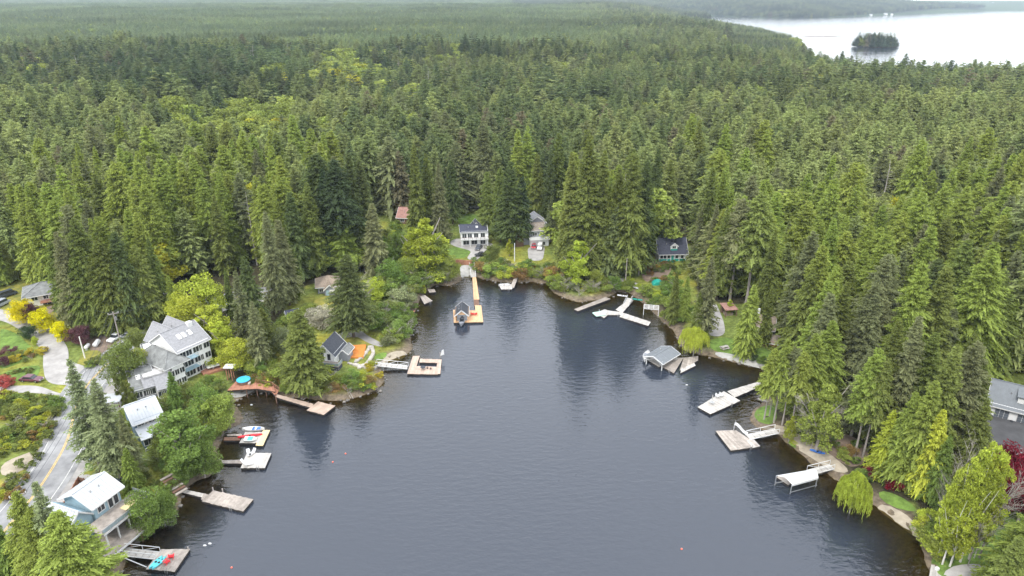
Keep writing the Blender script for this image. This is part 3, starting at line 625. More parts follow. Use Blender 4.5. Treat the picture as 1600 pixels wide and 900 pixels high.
HERO += [
 ('pole',1194,655,545,1.05,'fresh'),('pole',1209,660,530,1.0,'fresh'),('pole',1222,664,542,1.0,'grey'),('pole',1236,668,550,1.0,'fresh'),('pole',1202,650,560,1.0,'fresh'),('cedar',1252,650,520,1.1,'fresh'),
 ('cedar',1262,610,438,1.1,'fresh'),('fir',1290,610,440,1.1,'mid'),('cedar',1275,640,500,1.1,'fresh'),('conic',1232,690,648,1.0,'gold'),
 ('conic',1275,705,588,1.1,'fresh'),('bare',1268,700,620,1.3,'grey'),('pole',1335,712,545,1.1,'fresh'),('pole',1348,714,560,1.1,'olive'),('grey',1330,680,545,1.3,'grey'),('fir',1360,690,500,1.1,'mid'),('fir',1385,700,495,1.2,'grey'),
 ('cedar',1395,752,612,1.0,'fresh'),('cedar',1372,742,640,.9,'lime'),('cedar',1418,758,595,1.0,'fresh'),('fir',1440,740,540,1.3,'olive'),('fir',1470,735,535,1.2,'grey'),('cedar',1438,770,640,1.0,'lime'),('fir',1488,730,560,1.0,'olive'),('cedar',1455,785,680,.8,'leafgreen'),
 ('cedar',1500,765,625,.85,'olive'),('fir',1490,700,545,1.2,'mid'),('fir',1415,700,520,1.2,'mid'),
 ('birch',1472,882,712,.62,'lime'),('birch',1486,880,690,.6,'lime'),('birch',1500,878,682,.65,'lime'),('birch',1513,874,696,.55,'gold'),('birch',1464,872,745,.7,'lime'),('birch',1522,872,738,.5,'fresh'),('bare',1530,872,720,.8,'grey'),('bare',1512,884,790,.8,'grey'),('birch',1484,885,775,.9,'lime'),('bare',1468,862,690,.5,'grey'),
 ('round',1590,815,725,1.0,'maroon'),('round',1572,765,698,1.5,'maroon'),('round',1598,800,745,1.4,'maroon'),
 ('cedar',1570,945,790,1.3,'fresh'),('cedar',1600,930,740,1.2,'fresh'),('cedar',1545,980,840,1.2,'olive'),
 ('cedar',1555,580,470,1.1,'fresh'),('fir',1590,570,420,1.1,'mid'),('cedar',1490,640,520,1.0,'mid'),('cedar',1512,592,500,.9,'leafgreen'),
 # west shore and lower left
 ('grey',156,730,560,1.05,'pale'),('grey',190,752,592,1.25,'pale'),('grey',216,755,645,1.0,'grey'),('grey',172,715,606,.9,'grey'),
 ('round',206,608,532,1.1,'mid'),('cedar',280,650,580,1.0,'leafgreen'),('round',228,590,538,.8,'gold'),('round',222,560,512,1.1,'olive'),
 ('oval',295,740,640,1.6,'leafgreen'),('round',283,720,650,1.1,'mid'),('round',320,745,682,1.15,'leafgreen'),('round',345,672,612,1.2,'fresh'),('round',320,660,600,1.1,'leafgreen'),('round',300,640,590,.9,'olive'),
 ('round',240,832,765,1.1,'leafgreen'),('round',262,818,768,1.0,'leafgreen'),('cedar',213,770,700,1.1,'fresh'),
 ('cedar',84,940,768,1.05,'fresh'),('cedar',36,935,818,1.0,'leafgreen'),('grey',122,960,752,1.0,'pale'),('grey',158,990,820,1.1,'fresh'),('cedar',150,990,800,1.5,'fresh'),('cedar',100,960,800,1.3,'fresh'),('cedar',4,935,838,1.0,'mid'),
 # yellow and purple garden trees
 ('round',39,507,468,1.25,'yellow'),('round',72,519,482,1.25,'yellow'),('round',98,533,502,1.3,'yellow'),('round',56,508,472,.9,'purple'),('round',128,540,505,1.2,'purple'),('round',46,530,506,1.3,'deep'),('round',57,540,525,1.0,'lime'),
 # peninsula and north shore leafy trees
 ('conic',668,428,337,1.8,'lime'),('conic',648,425,352,1.5,'lime'),('oval',682,430,370,1.4,'fresh'),('round',585,470,430,1.2,'lime'),('bare',650,330,288,1.3,'bronze'),('round',630,335,305,1.3,'bronze'),
 ('round',612,450,400,1.2,'leafgreen'),('round',640,440,400,1.3,'fresh'),('round',600,420,372,1.2,'leafgreen'),('round',622,405,360,1.2,'leafgreen'),('round',705,440,398,.9,'fresh'),
 ('round',770,410,378,1.0,'olive'),('conic',796,400,372,1.1,'gold'),('cedar',885,432,378,1.1,'fresh'),('conic',903,445,368,1.5,'lime'),('round',930,450,420,1.1,'fresh'),('conic',910,430,385,1.2,'leafgreen'),
 ('round',505,512,478,1.7,'blossom'),('bare',560,490,420,1.2,'grey'),('willow',1083,556,510,.92,'lime'),('willow',1327,802,738,.74,'lime'),
 ('conic',1138,490,466,1.2,'lime'),
]
for a in HERO: ptree(a[0], a[1], a[2], a[3], a[4], a[5], var=a[6] if len(a) > 6 else None)
# three clipped columns of cedar
for q, (a, b) in enumerate(((190,630),(201,636),(212,640))):
    p = at(a, b); e = tree('oval', p.x, p.y, hgt(p, b-44), .55, 'mid', var=q, z=p.z, label='%s of three clipped olive conifer columns beside the grey house' % ('leftmost', 'middle', 'rightmost')[q], group='clipped conifer columns')
    e.name = 'column_conifer'
# bushes: (px, row of foot, height m, width factor, tint)
BUSH = []
def band(pts, n, h=(1.5, 3.5), tints=('fresh', 'leafgreen', 'olive'), wide=(.9, 1.5), bare=.12, jx=10, jy=5):
    for i in range(n):
        t = i/(max(1, n-1))*(len(pts)-1); k = min(int(t), len(pts)-2); f = t-k
        x = pts[k][0]*(1-f)+pts[k+1][0]*f+random.uniform(-jx, jx); y = pts[k][1]*(1-f)+pts[k+1][1]*f+random.uniform(-jy, jy)
        p = at(x, y); 
        if p.z < .4: continue
        kd = 'barebush' if random.random() < bare else 'bush'
        tree(kd, p.x, p.y, random.uniform(*h), random.uniform(*wide), random.choice(tints), z=p.z)
band([(385,600),(430,603),(480,612),(530,614),(580,600)], 30, (1.5, 3), ('olive', 'fresh', 'bronze', 'leafgreen'), bare=.2)
band([(400,580),(440,585),(500,600),(550,600)], 22, (2, 4), ('fresh', 'olive', 'leafgreen'), bare=.15)
band([(560,595),(585,585),(575,575)], 7, (1.2, 2), ('ochre', 'gold'), bare=0)
band([(600,535),(620,535),(632,520),(630,500)], 14, (3, 5.5), ('leafgreen', 'fresh', 'pale'), bare=.25)
band([(590,515),(610,500),(620,480),(635,465)], 16, (3, 6), ('leafgreen', 'pale', 'olive'), bare=.3)
band([(640,470),(655,450),(680,438),(705,438)], 16, (3, 6), ('fresh', 'olive', 'leafgreen', 'pale'), bare=.15)
band([(600,460),(630,440),(660,430),(690,425)], 20, (3, 6), ('leafgreen', 'fresh', 'olive'), bare=.2)
band([(748,425),(780,432),(820,434),(860,434),(868,445)], 24, (2.5, 4.5), ('fresh', 'leafgreen', 'lime', 'bronze'), bare=.12)
band([(752,412),(790,418),(830,422),(870,425)], 16, (2, 4), ('fresh', 'leafgreen', 'olive'), bare=.1)
band([(875,450),(905,458),(940,455),(965,448)], 22, (2.5, 4.5), ('leafgreen', 'fresh', 'bronze', 'pale'), bare=.35)
band([(975,452),(1000,462),(1020,480),(1040,500)], 14, (2, 4), ('leafgreen', 'fresh'), bare=.15)
band([(985,445),(1010,458),(1030,470)], 8, (1.5, 3), ('leafgreen', 'lime'), bare=0)
band([(1005,425),(1025,425),(1040,412)], 10, (1, 2), ('ochre', 'olive', 'bronze'), bare=.1)
band([(1040,520),(1055,540),(1065,548)], 5, (1.5, 3), ('fresh',), bare=0)
band([(1045,455),(1060,480),(1070,500)], 8, (3, 5), ('leafgreen', 'fresh'), bare=0)
band([(1180,562),(1200,566),(1220,572)], 7, (1.4, 2.2), ('deep', 'leafgreen'), wide=(1., 1.6), bare=0)
band([(1240,672),(1300,700),(1330,720)], 9, (1, 2.5), ('olive', 'bronze', 'fresh'), bare=.3, jy=8)
band([(1340,750),(1360,740),(1380,752),(1400,765)], 9, (1.5, 3), ('leafgreen', 'deep', 'fresh', 'maroon'), bare=0)
band([(1450,820),(1460,850),(1470,870)], 8, (2, 4), ('lime', 'fresh'), bare=.1)
band([(0,640),(40,650),(70,640),(90,640)], 18, (1.5, 3), ('olive', 'gold', 'leafgreen', 'mid'), bare=.15, jy=12)
band([(0,690),(30,680),(60,670),(80,660)], 16, (1.5, 3), ('gold', 'olive', 'leafgreen', 'mid'), bare=.15, jy=12)
band([(0,770),(20,757),(36,742)], 8, (.8, 1.6), ('olive', 'mid', 'bronze'), bare=.2, jy=8)
band([(10,562),(40,560),(62,552)], 10, (1, 2), ('bronze', 'ochre', 'olive'), bare=.1, jy=6)
band([(12,552),(10,570)], 2, (2.2, 2.6), ('purple',), bare=0, jx=4); band([(5,600),(14,603)], 2, (2.2, 2.6), ('pink',), bare=0, jx=3)
band([(20,588),(50,578)], 6, (.8, 1.2), ('mid', 'olive'), bare=0, jy=3)
band([(140,570),(160,560)], 5, (1.5, 2.5), ('olive', 'fresh'), bare=.1)
band([(270,640),(300,660),(330,680)], 14, (2, 4), ('leafgreen', 'fresh', 'olive'), bare=.1, jx=16, jy=10)
band([(255,700),(270,730),(280,760)], 12, (1.5, 3.5), ('leafgreen', 'olive', 'fresh'), bare=.15, jx=14, jy=10)
band([(335,600),(350,612),(345,640)], 8, (1.5, 3), ('fresh', 'olive', 'leafgreen'), bare=.3)
band([(230,640),(245,650),(260,640)], 5, (1, 2), ('fresh', 'gold'), bare=.2)
band([(380,545),(400,570),(420,590)], 12, (3, 5), ('leafgreen', 'olive', 'mid'), bare=0)
band([(440,530),(470,500),(490,500)], 10, (2.5, 5), ('leafgreen', 'fresh', 'mid'), bare=0)
band([(520,500),(540,505),(560,512)], 8, (1.2, 2), ('ochre', 'gold', 'fresh'), bare=.0)
band([(1100,520),(1104,500),(1100,540)], 5, (1.5, 2.5), ('leafgreen', 'olive'), bare=0, jx=3)
band([(185,655),(195,668)], 3, (1.5, 2.5), ('lime', 'fresh'), bare=0)
# ------------------------------------------------------------ forest
KEEP = [ [(270,530),(268,430),(400,435),(450,500),(480,600),(370,612),(300,580)],  # photo areas that stay open: no forest tree may stand in or in front of them
 [(-300,450),(0,445),(30,436),(112,470),(125,512),(270,505),(285,535),(330,560),(370,610),(400,640),(330,800),(260,900),(150,1100),(-400,1100)],
 [(430,520),(485,432),(600,425),(640,452),(650,470),(640,560),(600,625),(380,625),(420,560)],
 [(560,335),(690,338),(710,332),(790,338),(820,330),(868,335),(875,420),(960,435),(1005,425),(1025,368),(1078,365),(1080,410),(1085,470),(1060,500),(1000,490),(640,480)],
 [(1090,472),(1240,478),(1245,590),(1060,560)],
 [(1160,600),(1240,640),(1330,690),(1450,800),(1480,960),(1700,960),(1700,590),(1530,588),(1535,600),(1450,640),(1300,640)],
]
LAKEP = shore_px
def cand(r0, r1, sp_, xlim=(-250, 1850)):
    """jittered grid of points between two distances in front of the camera"""
    xs = np.arange(-r1*1.0, r1*1.0, sp_); ys = np.arange(r0, r1, sp_); X, Y = np.meshgrid(xs, ys); X = X.ravel(); Y = Y.ravel()
    X = X+rng.uniform(-.42, .42, len(X))*sp_; Y = Y+rng.uniform(-.42, .42, len(Y))*sp_
    a, b, d = proj(X, Y, 10+0*X); k = (a > xlim[0]) & (a < xlim[1]) & (d > 10); X, Y = X[k], Y[k]
    d = dland(X, Y); k = d > 5.0; X, Y, d = X[k], Y[k], d[k]; return X, Y, height_d(X, Y, d), d
def forest_set(r0, r1, sp_):
    X, Y, Zg, d = cand(r0, r1, sp_)
    dist = np.hypot(X, Y)
    big = fbm(X/90, Y/90, 31)
    H = 21+13*fbm(X/60, Y/60, 33)+rng.normal(0, 4.3, len(X))
    plant = sstep(880, 1000, Y)*(1-sstep(0, 250, X-.05*Y))           # the young plantation up the valley
    H = H*(1-plant)+(15+rng.normal(0, 1.5, len(X))+5*fbm(X/120, Y/120, 35))*plant
    H = np.clip(H, 9, 38)*1.04
    lk = sdist(X, Y, farlake) ; H = np.where((lk < 120) & (Y < 1000), np.clip(H, 15, 20)+np.abs(rng.normal(0, 4.5, len(X))), H); isd = (np.hypot((X-isl.x)/isl_r[0], (Y-isl.y)/isl_r[1]) < 1.1); H = np.where((lk < 150) & (Y > 1000) & (Y < 3200), np.minimum(H, 15), H); H = np.where(isd, rng.uniform(20, 30, len(X)), H)
    a, b, _ = proj(X, Y, Zg)
    keep = np.ones(len(X), bool)
    if r0 < 420:
        for f in (0, .18, .35, .6, .85):
            aa, bb, dd = proj(X, Y, Zg+H*f)
            for P in KEEP:
                for sx in (-.65, 0, .65): keep &= ~inpoly(aa+sx*F*.17*H*(1-f)*(f > 0)/dd, bb, P)
            if f > 0: keep &= ~(inpoly(aa, bb, LAKEP))
        # narrow open streets
    # deciduous patches and clearings
    dec = fbm(X/70, Y/55, 41, 4); 
    spots = [(330,235,120,50,.30),(270,215,60,25,.3),(520,130,120,45,.26),(420,85,150,18,.22),(560,100,50,40,.25),(380,270,50,40,.35),(1250,62,16,14,.6),(860,330,30,20,.1),(410,210,60,30,.3),(700,120,60,20,.1),(1075,170,16,14,.25)]
    for (sx, sy, rx, ry, am) in spots: dec = dec+am*np.exp(-((a-sx)/rx)**2-((b-10-sy)/ry)**2)
    isdec = dec+rng.normal(0, .11, len(X)) > .74
    yellow = isdec & (rng.random(len(X)) < .05)
    # colours
    mix = np.clip(.5+1.5*(fbm(X/45, Y/45, 51)-.5)+1.9*(fbm(X/170, Y/120, 53)-.5)+rng.normal(0, .36, len(X)), 0, 1)
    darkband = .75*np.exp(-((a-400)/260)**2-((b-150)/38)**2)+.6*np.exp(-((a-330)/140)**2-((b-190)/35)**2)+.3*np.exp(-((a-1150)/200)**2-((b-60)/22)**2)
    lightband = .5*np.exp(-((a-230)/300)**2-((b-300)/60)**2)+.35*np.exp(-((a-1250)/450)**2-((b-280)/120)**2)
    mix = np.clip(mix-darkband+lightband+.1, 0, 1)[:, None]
    c = (np.array((.084, .119, .054))*(1-mix)+np.array((.236, .270, .098))*mix)
    bl = rng.random(len(X))[:, None]; c = np.where(bl < .10, c*.4+.6*np.array((.16, .165, .085)), c); c = np.where(bl > .985, np.array((.17, .155, .09)), c)
    c = c*(.9+.22*rng.random((len(X), 1)))
    cp_ = c*(1-.55*plant[:, None])+np.array((.19, .25, .12))*.55*plant[:, None]
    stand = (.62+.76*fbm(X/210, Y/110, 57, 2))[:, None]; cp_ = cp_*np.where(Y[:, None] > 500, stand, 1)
    cd = np.array((.22, .26, .06))*(.75+.5*rng.random((len(X), 1))); cd = np.where(yellow[:, None], np.array((.34, .33, .04)), cd)
    c = np.where(isdec[:, None], cd, cp_)
    H = H+np.clip(darkband, 0, .8)*7*(1-plant); H = np.where(isdec, H*.72, H)
    snag = (rng.random(len(X)) < .012+.2*np.exp(-((a-660)/70)**2-((b-150)/22)**2)) & (dist > 150)
    kind = np.where(isdec, 1, 0); kind = np.where(snag, 2, kind)
    k = keep
    return dict(x=X[k], y=Y[k], z=Zg[k], h=H[k], c=c[k], kind=kind[k], plant=plant[k])
near = forest_set(60, 460, 7.7)
a, b, dp = proj(near['x'], near['y'], near['z']+near['h']*.8); size = near['h']/dp
inv = (a > 5) & (a < 1595) & (b > 5) & (b < 895) & (near['kind'] == 0)
# a tree shows when few taller ones stand right in front of it: keep the largest in view
order = np.argsort(-size*inv); pick = order[:215]; pickset = np.zeros(len(a), bool); pickset[pick] = True
def nearest_tint(c):
    return min(('olive', 'dark', 'deep', 'grey', 'mid', 'fresh'), key=lambda t: (Vector(TINT[t])-Vector(c)).length)
for i in pick:
    kd = random.choices(('fir', 'cedar', 'grey', 'pole'), (6, 3, 1, 1.2))[0]; tn = nearest_tint(near['c'][i])
    e = tree(kd, near['x'][i], near['y'][i], float(near['h'][i]), random.uniform(1.0, 1.35), tn, z=float(near['z'][i]), jit=.08)
for k in near: near[k] = near[k][~pickset]
sets = [near, forest_set(460, 1250, 9.2), forest_set(1250, 2600, 10.5), forest_set(2600, 6400, 19)]
sets[3]['h'] = sets[3]['h']*.85
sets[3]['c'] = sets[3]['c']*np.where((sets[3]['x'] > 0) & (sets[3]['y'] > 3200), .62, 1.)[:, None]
ni = 130; ra, rr_ = rng.uniform(0, 2*PI, ni), np.sqrt(rng.random(ni))*.95; xi, yi = isl.x+isl_r[0]*rr_*np.cos(ra), isl.y+isl_r[1]*rr_*np.sin(ra)
ex = dict(x=xi, y=yi, z=height(xi, yi), h=rng.uniform(18, 27, ni)*(1.05-.35*rr_), c=np.array((.07, .10, .06))*rng.uniform(.8, 1.6, (ni, 1)), kind=np.zeros(ni, int), plant=np.zeros(ni))
sets[1] = {k: np.concatenate([sets[1][k], ex[k]]) for k in sets[1]}
# low meshes for the forest as one mass
M_snag = mat('snag_wood', (.36, .33, .30), .95, .2, 4)
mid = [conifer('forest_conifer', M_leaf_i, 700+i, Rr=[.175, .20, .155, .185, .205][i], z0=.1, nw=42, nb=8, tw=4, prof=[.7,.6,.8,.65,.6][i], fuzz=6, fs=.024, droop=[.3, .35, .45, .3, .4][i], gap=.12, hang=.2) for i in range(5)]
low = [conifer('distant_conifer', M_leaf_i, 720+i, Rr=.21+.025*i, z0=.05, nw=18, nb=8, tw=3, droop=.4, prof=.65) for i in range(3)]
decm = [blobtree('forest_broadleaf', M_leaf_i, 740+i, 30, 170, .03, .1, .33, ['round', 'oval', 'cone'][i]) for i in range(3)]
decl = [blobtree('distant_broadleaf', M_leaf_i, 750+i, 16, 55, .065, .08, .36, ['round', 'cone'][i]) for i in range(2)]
sm = []
for i in range(2):
    sm.append(trunk_mesh('dead_snag', .008, .92, M_snag, stubs=45, seed=80+i))
# far clump: several small trees in one mesh
def clump(name, seed):
    r = np.random.default_rng(seed); Vs, Ts = [], []
    src = low[seed % 3]; n = len(src.vertices); co = np.empty(n*3, np.float32); src.vertices.foreach_get('co', co); co = co.reshape(-1, 3)
    tp = np.empty(n, np.float32); src.attributes['tip'].data.foreach_get('value', tp); sub = np.repeat(r.random(n//3) < .5, 3)
    for k in range(7):
        s = r.uniform(.75, 1.1); o = np.array((r.uniform(-.42, .42), r.uniform(-.42, .42), 0)); Vs.append(co[sub]*s*np.array((1.25, 1.25, 1))+o); Ts.append(tp[sub])
    return tris_mesh(name, np.concatenate(Vs), np.concatenate(Ts), M_leaf_i)
cl = [clump('far_conifer_clump', 31+i) for i in range(3)]
libs = bpy.data.collections.new('forest_tree_library')
def gn_scatter(name, meshes, pts, scl, rot, idx, tint, label, cat, far=False):
    colx = bpy.data.collections.new('lib_'+name)
    for i, me in enumerate(meshes):
        o = bpy.data.objects.new('%02d_%s' % (i, me.name), me); colx.objects.link(o)
    me = bpy.data.meshes.new(name); n = len(pts); me.vertices.add(n); me.vertices.foreach_set('co', pts.astype(np.float32).ravel())
    me.attributes.new('tscale', 'FLOAT_VECTOR', 'POINT').data.foreach_set('vector', scl.astype(np.float32).ravel())
    me.attributes.new('trot', 'FLOAT_VECTOR', 'POINT').data.foreach_set('vector', rot.astype(np.float32).ravel())
    me.attributes.new('tidx', 'INT', 'POINT').data.foreach_set('value', idx.astype(np.int32))
    me.attributes.new('tint', 'FLOAT_COLOR', 'POINT').data.foreach_set('color', np.c_[tint, np.ones(n)].astype(np.float32).ravel())
    o = link(name, me); tag(o, label, cat, kind='stuff')
    ng = bpy.data.node_groups.new('scatter_'+name, 'GeometryNodeTree'); ng.interface.new_socket('Geometry', in_out='INPUT', socket_type='NodeSocketGeometry'); ng.interface.new_socket('Geometry', in_out='OUTPUT', socket_type='NodeSocketGeometry')
    gi = ng.nodes.new('NodeGroupInput'); go = ng.nodes.new('NodeGroupOutput'); ip = ng.nodes.new('GeometryNodeInstanceOnPoints'); ci = ng.nodes.new('GeometryNodeCollectionInfo')
    ci.inputs['Collection'].default_value = colx; ci.inputs['Separate Children'].default_value = True; ci.inputs['Reset Children'].default_value = True
    ip.inputs['Pick Instance'].default_value = True
    def na(nm, t):
        a = ng.nodes.new('GeometryNodeInputNamedAttribute'); a.data_type = t; a.inputs[0].default_value = nm; return a.outputs[0]
    l = ng.links.new; l(gi.outputs[0], ip.inputs['Points']); l(ci.outputs[0], ip.inputs['Instance']); l(na('tidx', 'INT'), ip.inputs['Instance Index'])
    l(na('trot', 'FLOAT_VECTOR'), ip.inputs['Rotation']); l(na('tscale', 'FLOAT_VECTOR'), ip.inputs['Scale']); l(ip.outputs[0], go.inputs[0])
    o.modifiers.new('scatter', 'NODES').node_group = ng; return o
def scatter_set(name, s, con, dec, sn, label, cat, wide=1.):
    n = len(s['x']); pts = np.c_[s['x'], s['y'], s['z']-.1]; w_ = s['h']*rng.uniform(.95, 1.3, n)*wide; scl = np.c_[w_, w_, s['h']]
    rot = np.c_[rng.normal(0, .035, n), rng.normal(0, .035, n), rng.uniform(0, 6.28, n)]
    ms = con+dec+sn; i = rng.integers(0, len(con), n); i = np.where(s['kind'] == 1, len(con)+rng.integers(0, len(dec), n), i)
    i = np.where(s['kind'] == 2, (len(con)+len(dec)+rng.integers(0, max(1, len(sn)), n)) if sn else i, i)
    return gn_scatter(name, ms, pts, scl, rot, i, s['c'], label, cat)
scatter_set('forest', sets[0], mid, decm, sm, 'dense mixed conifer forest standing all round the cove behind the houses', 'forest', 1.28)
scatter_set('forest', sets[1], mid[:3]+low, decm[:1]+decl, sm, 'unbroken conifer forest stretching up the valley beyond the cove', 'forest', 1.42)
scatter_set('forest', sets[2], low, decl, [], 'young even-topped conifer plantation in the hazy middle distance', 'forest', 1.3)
s3 = sets[3]; n3 = len(s3['x']); sc3 = np.c_[np.full(n3, 23.), np.full(n3, 23.), s3['h']*1.05]
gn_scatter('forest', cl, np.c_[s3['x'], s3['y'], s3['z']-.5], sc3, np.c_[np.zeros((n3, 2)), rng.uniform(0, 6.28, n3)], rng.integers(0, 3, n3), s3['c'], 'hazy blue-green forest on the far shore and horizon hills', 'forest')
print('FOREST', [len(s['x']) for s in sets])
# understory: scrub in clearings and along the shore
def scrub(name, polys, dens, hs, tints, label, avoid=()):
    P, Cc, Hh = [], [], []
    for poly in polys:
        q = np.array([tuple(at(*p).xy) for p in poly]); lo, hi = q.min(0), q.max(0); n = int((hi-lo).prod()*dens)
        x = rng.uniform(lo[0], hi[0], n); y = rng.uniform(lo[1], hi[1], n); k = inpoly(x, y, q); x, y = x[k], y[k]
        d = dland(x, y); k = d > .5; x, y, d = x[k], y[k], d[k]
        z = height_d(x, y, d); a, b, _ = proj(x, y, z); kk = np.ones(len(x), bool)
        for av in avoid: kk &= ~inpoly(a, b, av)
        P.append(np.c_[x, y, z][kk]); nn = kk.sum(); Hh.append(rng.uniform(*hs, nn)); t = fbm(x[kk]/5, y[kk]/5, 61); ti = np.clip((t*len(tints)*1.3+rng.normal(0, .5, nn)-.3*len(tints)/2).astype(int), 0, len(tints)-1)
        Cc.append(np.array([TINT[v] for v in tints])[ti]*rng.uniform(.8, 1.15, (nn, 1)))
    P, Cc, Hh = map(np.concatenate, (P, Cc, Hh)); n = len(P)
    return gn_scatter(name, bushm, P, np.c_[Hh*1.25, Hh*1.25, Hh], np.c_[np.zeros((n, 2)), rng.uniform(0, 6.28, n)], rng.integers(0, 3, n), Cc, label, 'undergrowth')
bushm = [blobtree('low_bush', M_leaf_i, 780+i, 11, 60, .10, .02, .6, 'round', sq=.6) for i in range(3)]
roadway = [(-60,960),(25,780),(75,690),(95,640),(110,600),(60,575),(60,540),(0,505),(0,480),(62,498),(100,550),(140,575),(165,530),(235,500),(300,480),(300,505),(235,540),(190,600),(190,650),(140,700),(110,800),(60,900)]
scrub('undergrowth', [[(0,615),(60,622),(98,625),(98,650),(85,690),(55,705),(20,712),(0,718)], [(0,750),(25,742),(50,725),(80,700),(60,735),(25,780),(0,800)]], .35, (.8, 2.2), ('mid', 'olive', 'leafgreen', 'mid', 'gold', 'bronze'), 'tangled green and yellow scrub on the slope beside the road', [roadway])
scrub('undergrowth', [[(375,600),(400,560),(440,560),(500,585),(560,600),(590,585),(600,605),(555,618),(500,620),(400,606)], [(590,540),(600,500),(645,460),(690,435),(712,437),(650,478),(640,540)], [(745,420),(870,420),(868,445),(748,432)], [(870,440),(960,440),(965,452),(905,466),(870,455)], [(590,470),(570,400),(620,350),(690,400),(690,430),(640,455)]], .16, (1.2, 3.0), ('olive', 'leafgreen', 'fresh', 'lime', 'bronze'), 'springtime scrub crowding the banks of the cove')
scrub('undergrowth', [[(250,640),(340,600),(350,660),(330,745),(285,760),(262,815),(225,830),(205,760),(240,700)]], .22, (1, 2.6), ('leafgreen', 'olive', 'fresh', 'mid'), 'leafy undergrowth between the houses and docks of the west shore', [[(225,640),(262,650),(262,700),(225,700)], [(150,745),(225,760),(232,800),(190,845),(160,800)]])
scrub('undergrowth', [[(1000,395),(1080,395),(1060,450),(1000,445)], [(1225,480),(1235,560),(1222,575),(1170,505),(1130,480)], [(1420,790),(1560,770),(1570,830),(1500,850),(1455,862),(1440,820)], [(1290,690),(1370,700),(1440,790),(1330,742)]], .10, (.8, 2.), ('olive', 'mid', 'leafgreen', 'bronze'), 'patchy shrubs and ferns under the trees of the east shore', [[(1020,370),(1075,370),(1075,408),(1020,408)]])
# foreshore stones and driftwood
def stones():
    r = random.Random(3); b = B(); n = len(lake)
    for i in range(64):
        A, C = Vector(lake[i]), Vector(lake[(i+1) % n]); k = int((C-A).length*1.1)
        for j in range(k):
            p = A.lerp(C, r.random())+Vector((r.uniform(-1.2, 1.2), r.uniform(-1.2, 1.2))); s = r.uniform(.12, .42)
            z = hz(p.x, p.y) if False else 0.05; v = [Vector((r.uniform(.6, 1)*a*s, r.uniform(.6, 1)*c*s, e*s*.5)) for e in (-1, 1) for a, c in ((-1, -1), (1, -1), (1, 1), (-1, 1))]
            b.hexa([Vector((p.x, p.y, z))+q for q in v])
    tag(b.done('shore_stones', mat('stone', (.20, .18, .155), .9, .35, 1.2, .4)), 'grey-brown stones scattered along the waterline', 'stones', kind='stuff')
stones()
# ------------------------------------------------------------ buildings
def frame(pa, pb, label, cat='house', name='house', z=None):
    """Empty at the left foot of the front wall; local x runs along the front wall, local -y faces outward"""
    A, Bp = at(*pa), at(*pb); d = (Bp-A).xy; e = empty(name, (A.x, A.y, min(A.z, Bp.z) if z is None else z), math.atan2(d.y, d.x), label, cat)
    return e, d.length
M_sid = {}
def window(parent, x, z, w_, h_, face='front', pos=0., glass=None, frm=None, mull=1):
    """pane set in a proud frame on a wall plane; x runs along the wall"""
    T = {'front': lambda u, v, o: (u, pos-o, v), 'back': lambda u, v, o: (u, pos+o, v), 'right': lambda u, v, o: (pos+o, u, v), 'left': lambda u, v, o: (pos-o, u, v)}[face]
    def bx(b, u0, u1, v0, v1, o0, o1):
        p, q = T(u0, v0, o0), T(u1, v1, o1); lo = [min(a, c) for a, c in zip(p, q)]; hi = [max(a, c) for a, c in zip(p, q)]; b.box(lo[0], hi[0], lo[1], hi[1], lo[2], hi[2])
    b = B(); bx(b, x-w_/2, x+w_/2, z, z+h_, -.02, .03); wn = b.done('window', glass or M_glass, parent)
    b = B(); t = .13
    bx(b, x-w_/2-t, x+w_/2+t, z-t, z, -.01, .09); bx(b, x-w_/2-t, x+w_/2+t, z+h_, z+h_+t, -.01, .09); bx(b, x-w_/2-t, x-w_/2, z, z+h_, -.01, .09); bx(b, x+w_/2, x+w_/2+t, z, z+h_, -.01, .09)
    for k in range(mull): u = x-w_/2+w_*(k+1)/(mull+1); bx(b, u-.04, u+.04, z, z+h_, .0, .06)
    b.done('frame', frm or M_trim, wn); return wn
def door(parent, x, z, w_, h_, face='front', pos=0., m=None):
    b = B(); 
    if face == 'front': b.box(x-w_/2, x+w_/2, pos-.05, pos+.02, z, z+h_)
    else: b.box(pos-.02, pos+.05, x-w_/2, x+w_/2, z, z+h_)
    d = b.done('door', m or M_white, parent)
    b = B()
    if face == 'front': b.box(x+w_*.32, x+w_*.4, pos-.12, pos-.05, z+.95, z+1.05)
    else: b.box(pos+.05, pos+.12, x+w_*.32, x+w_*.4, z+.95, z+1.05)
    b.done('handle', M_chrome, d); return d
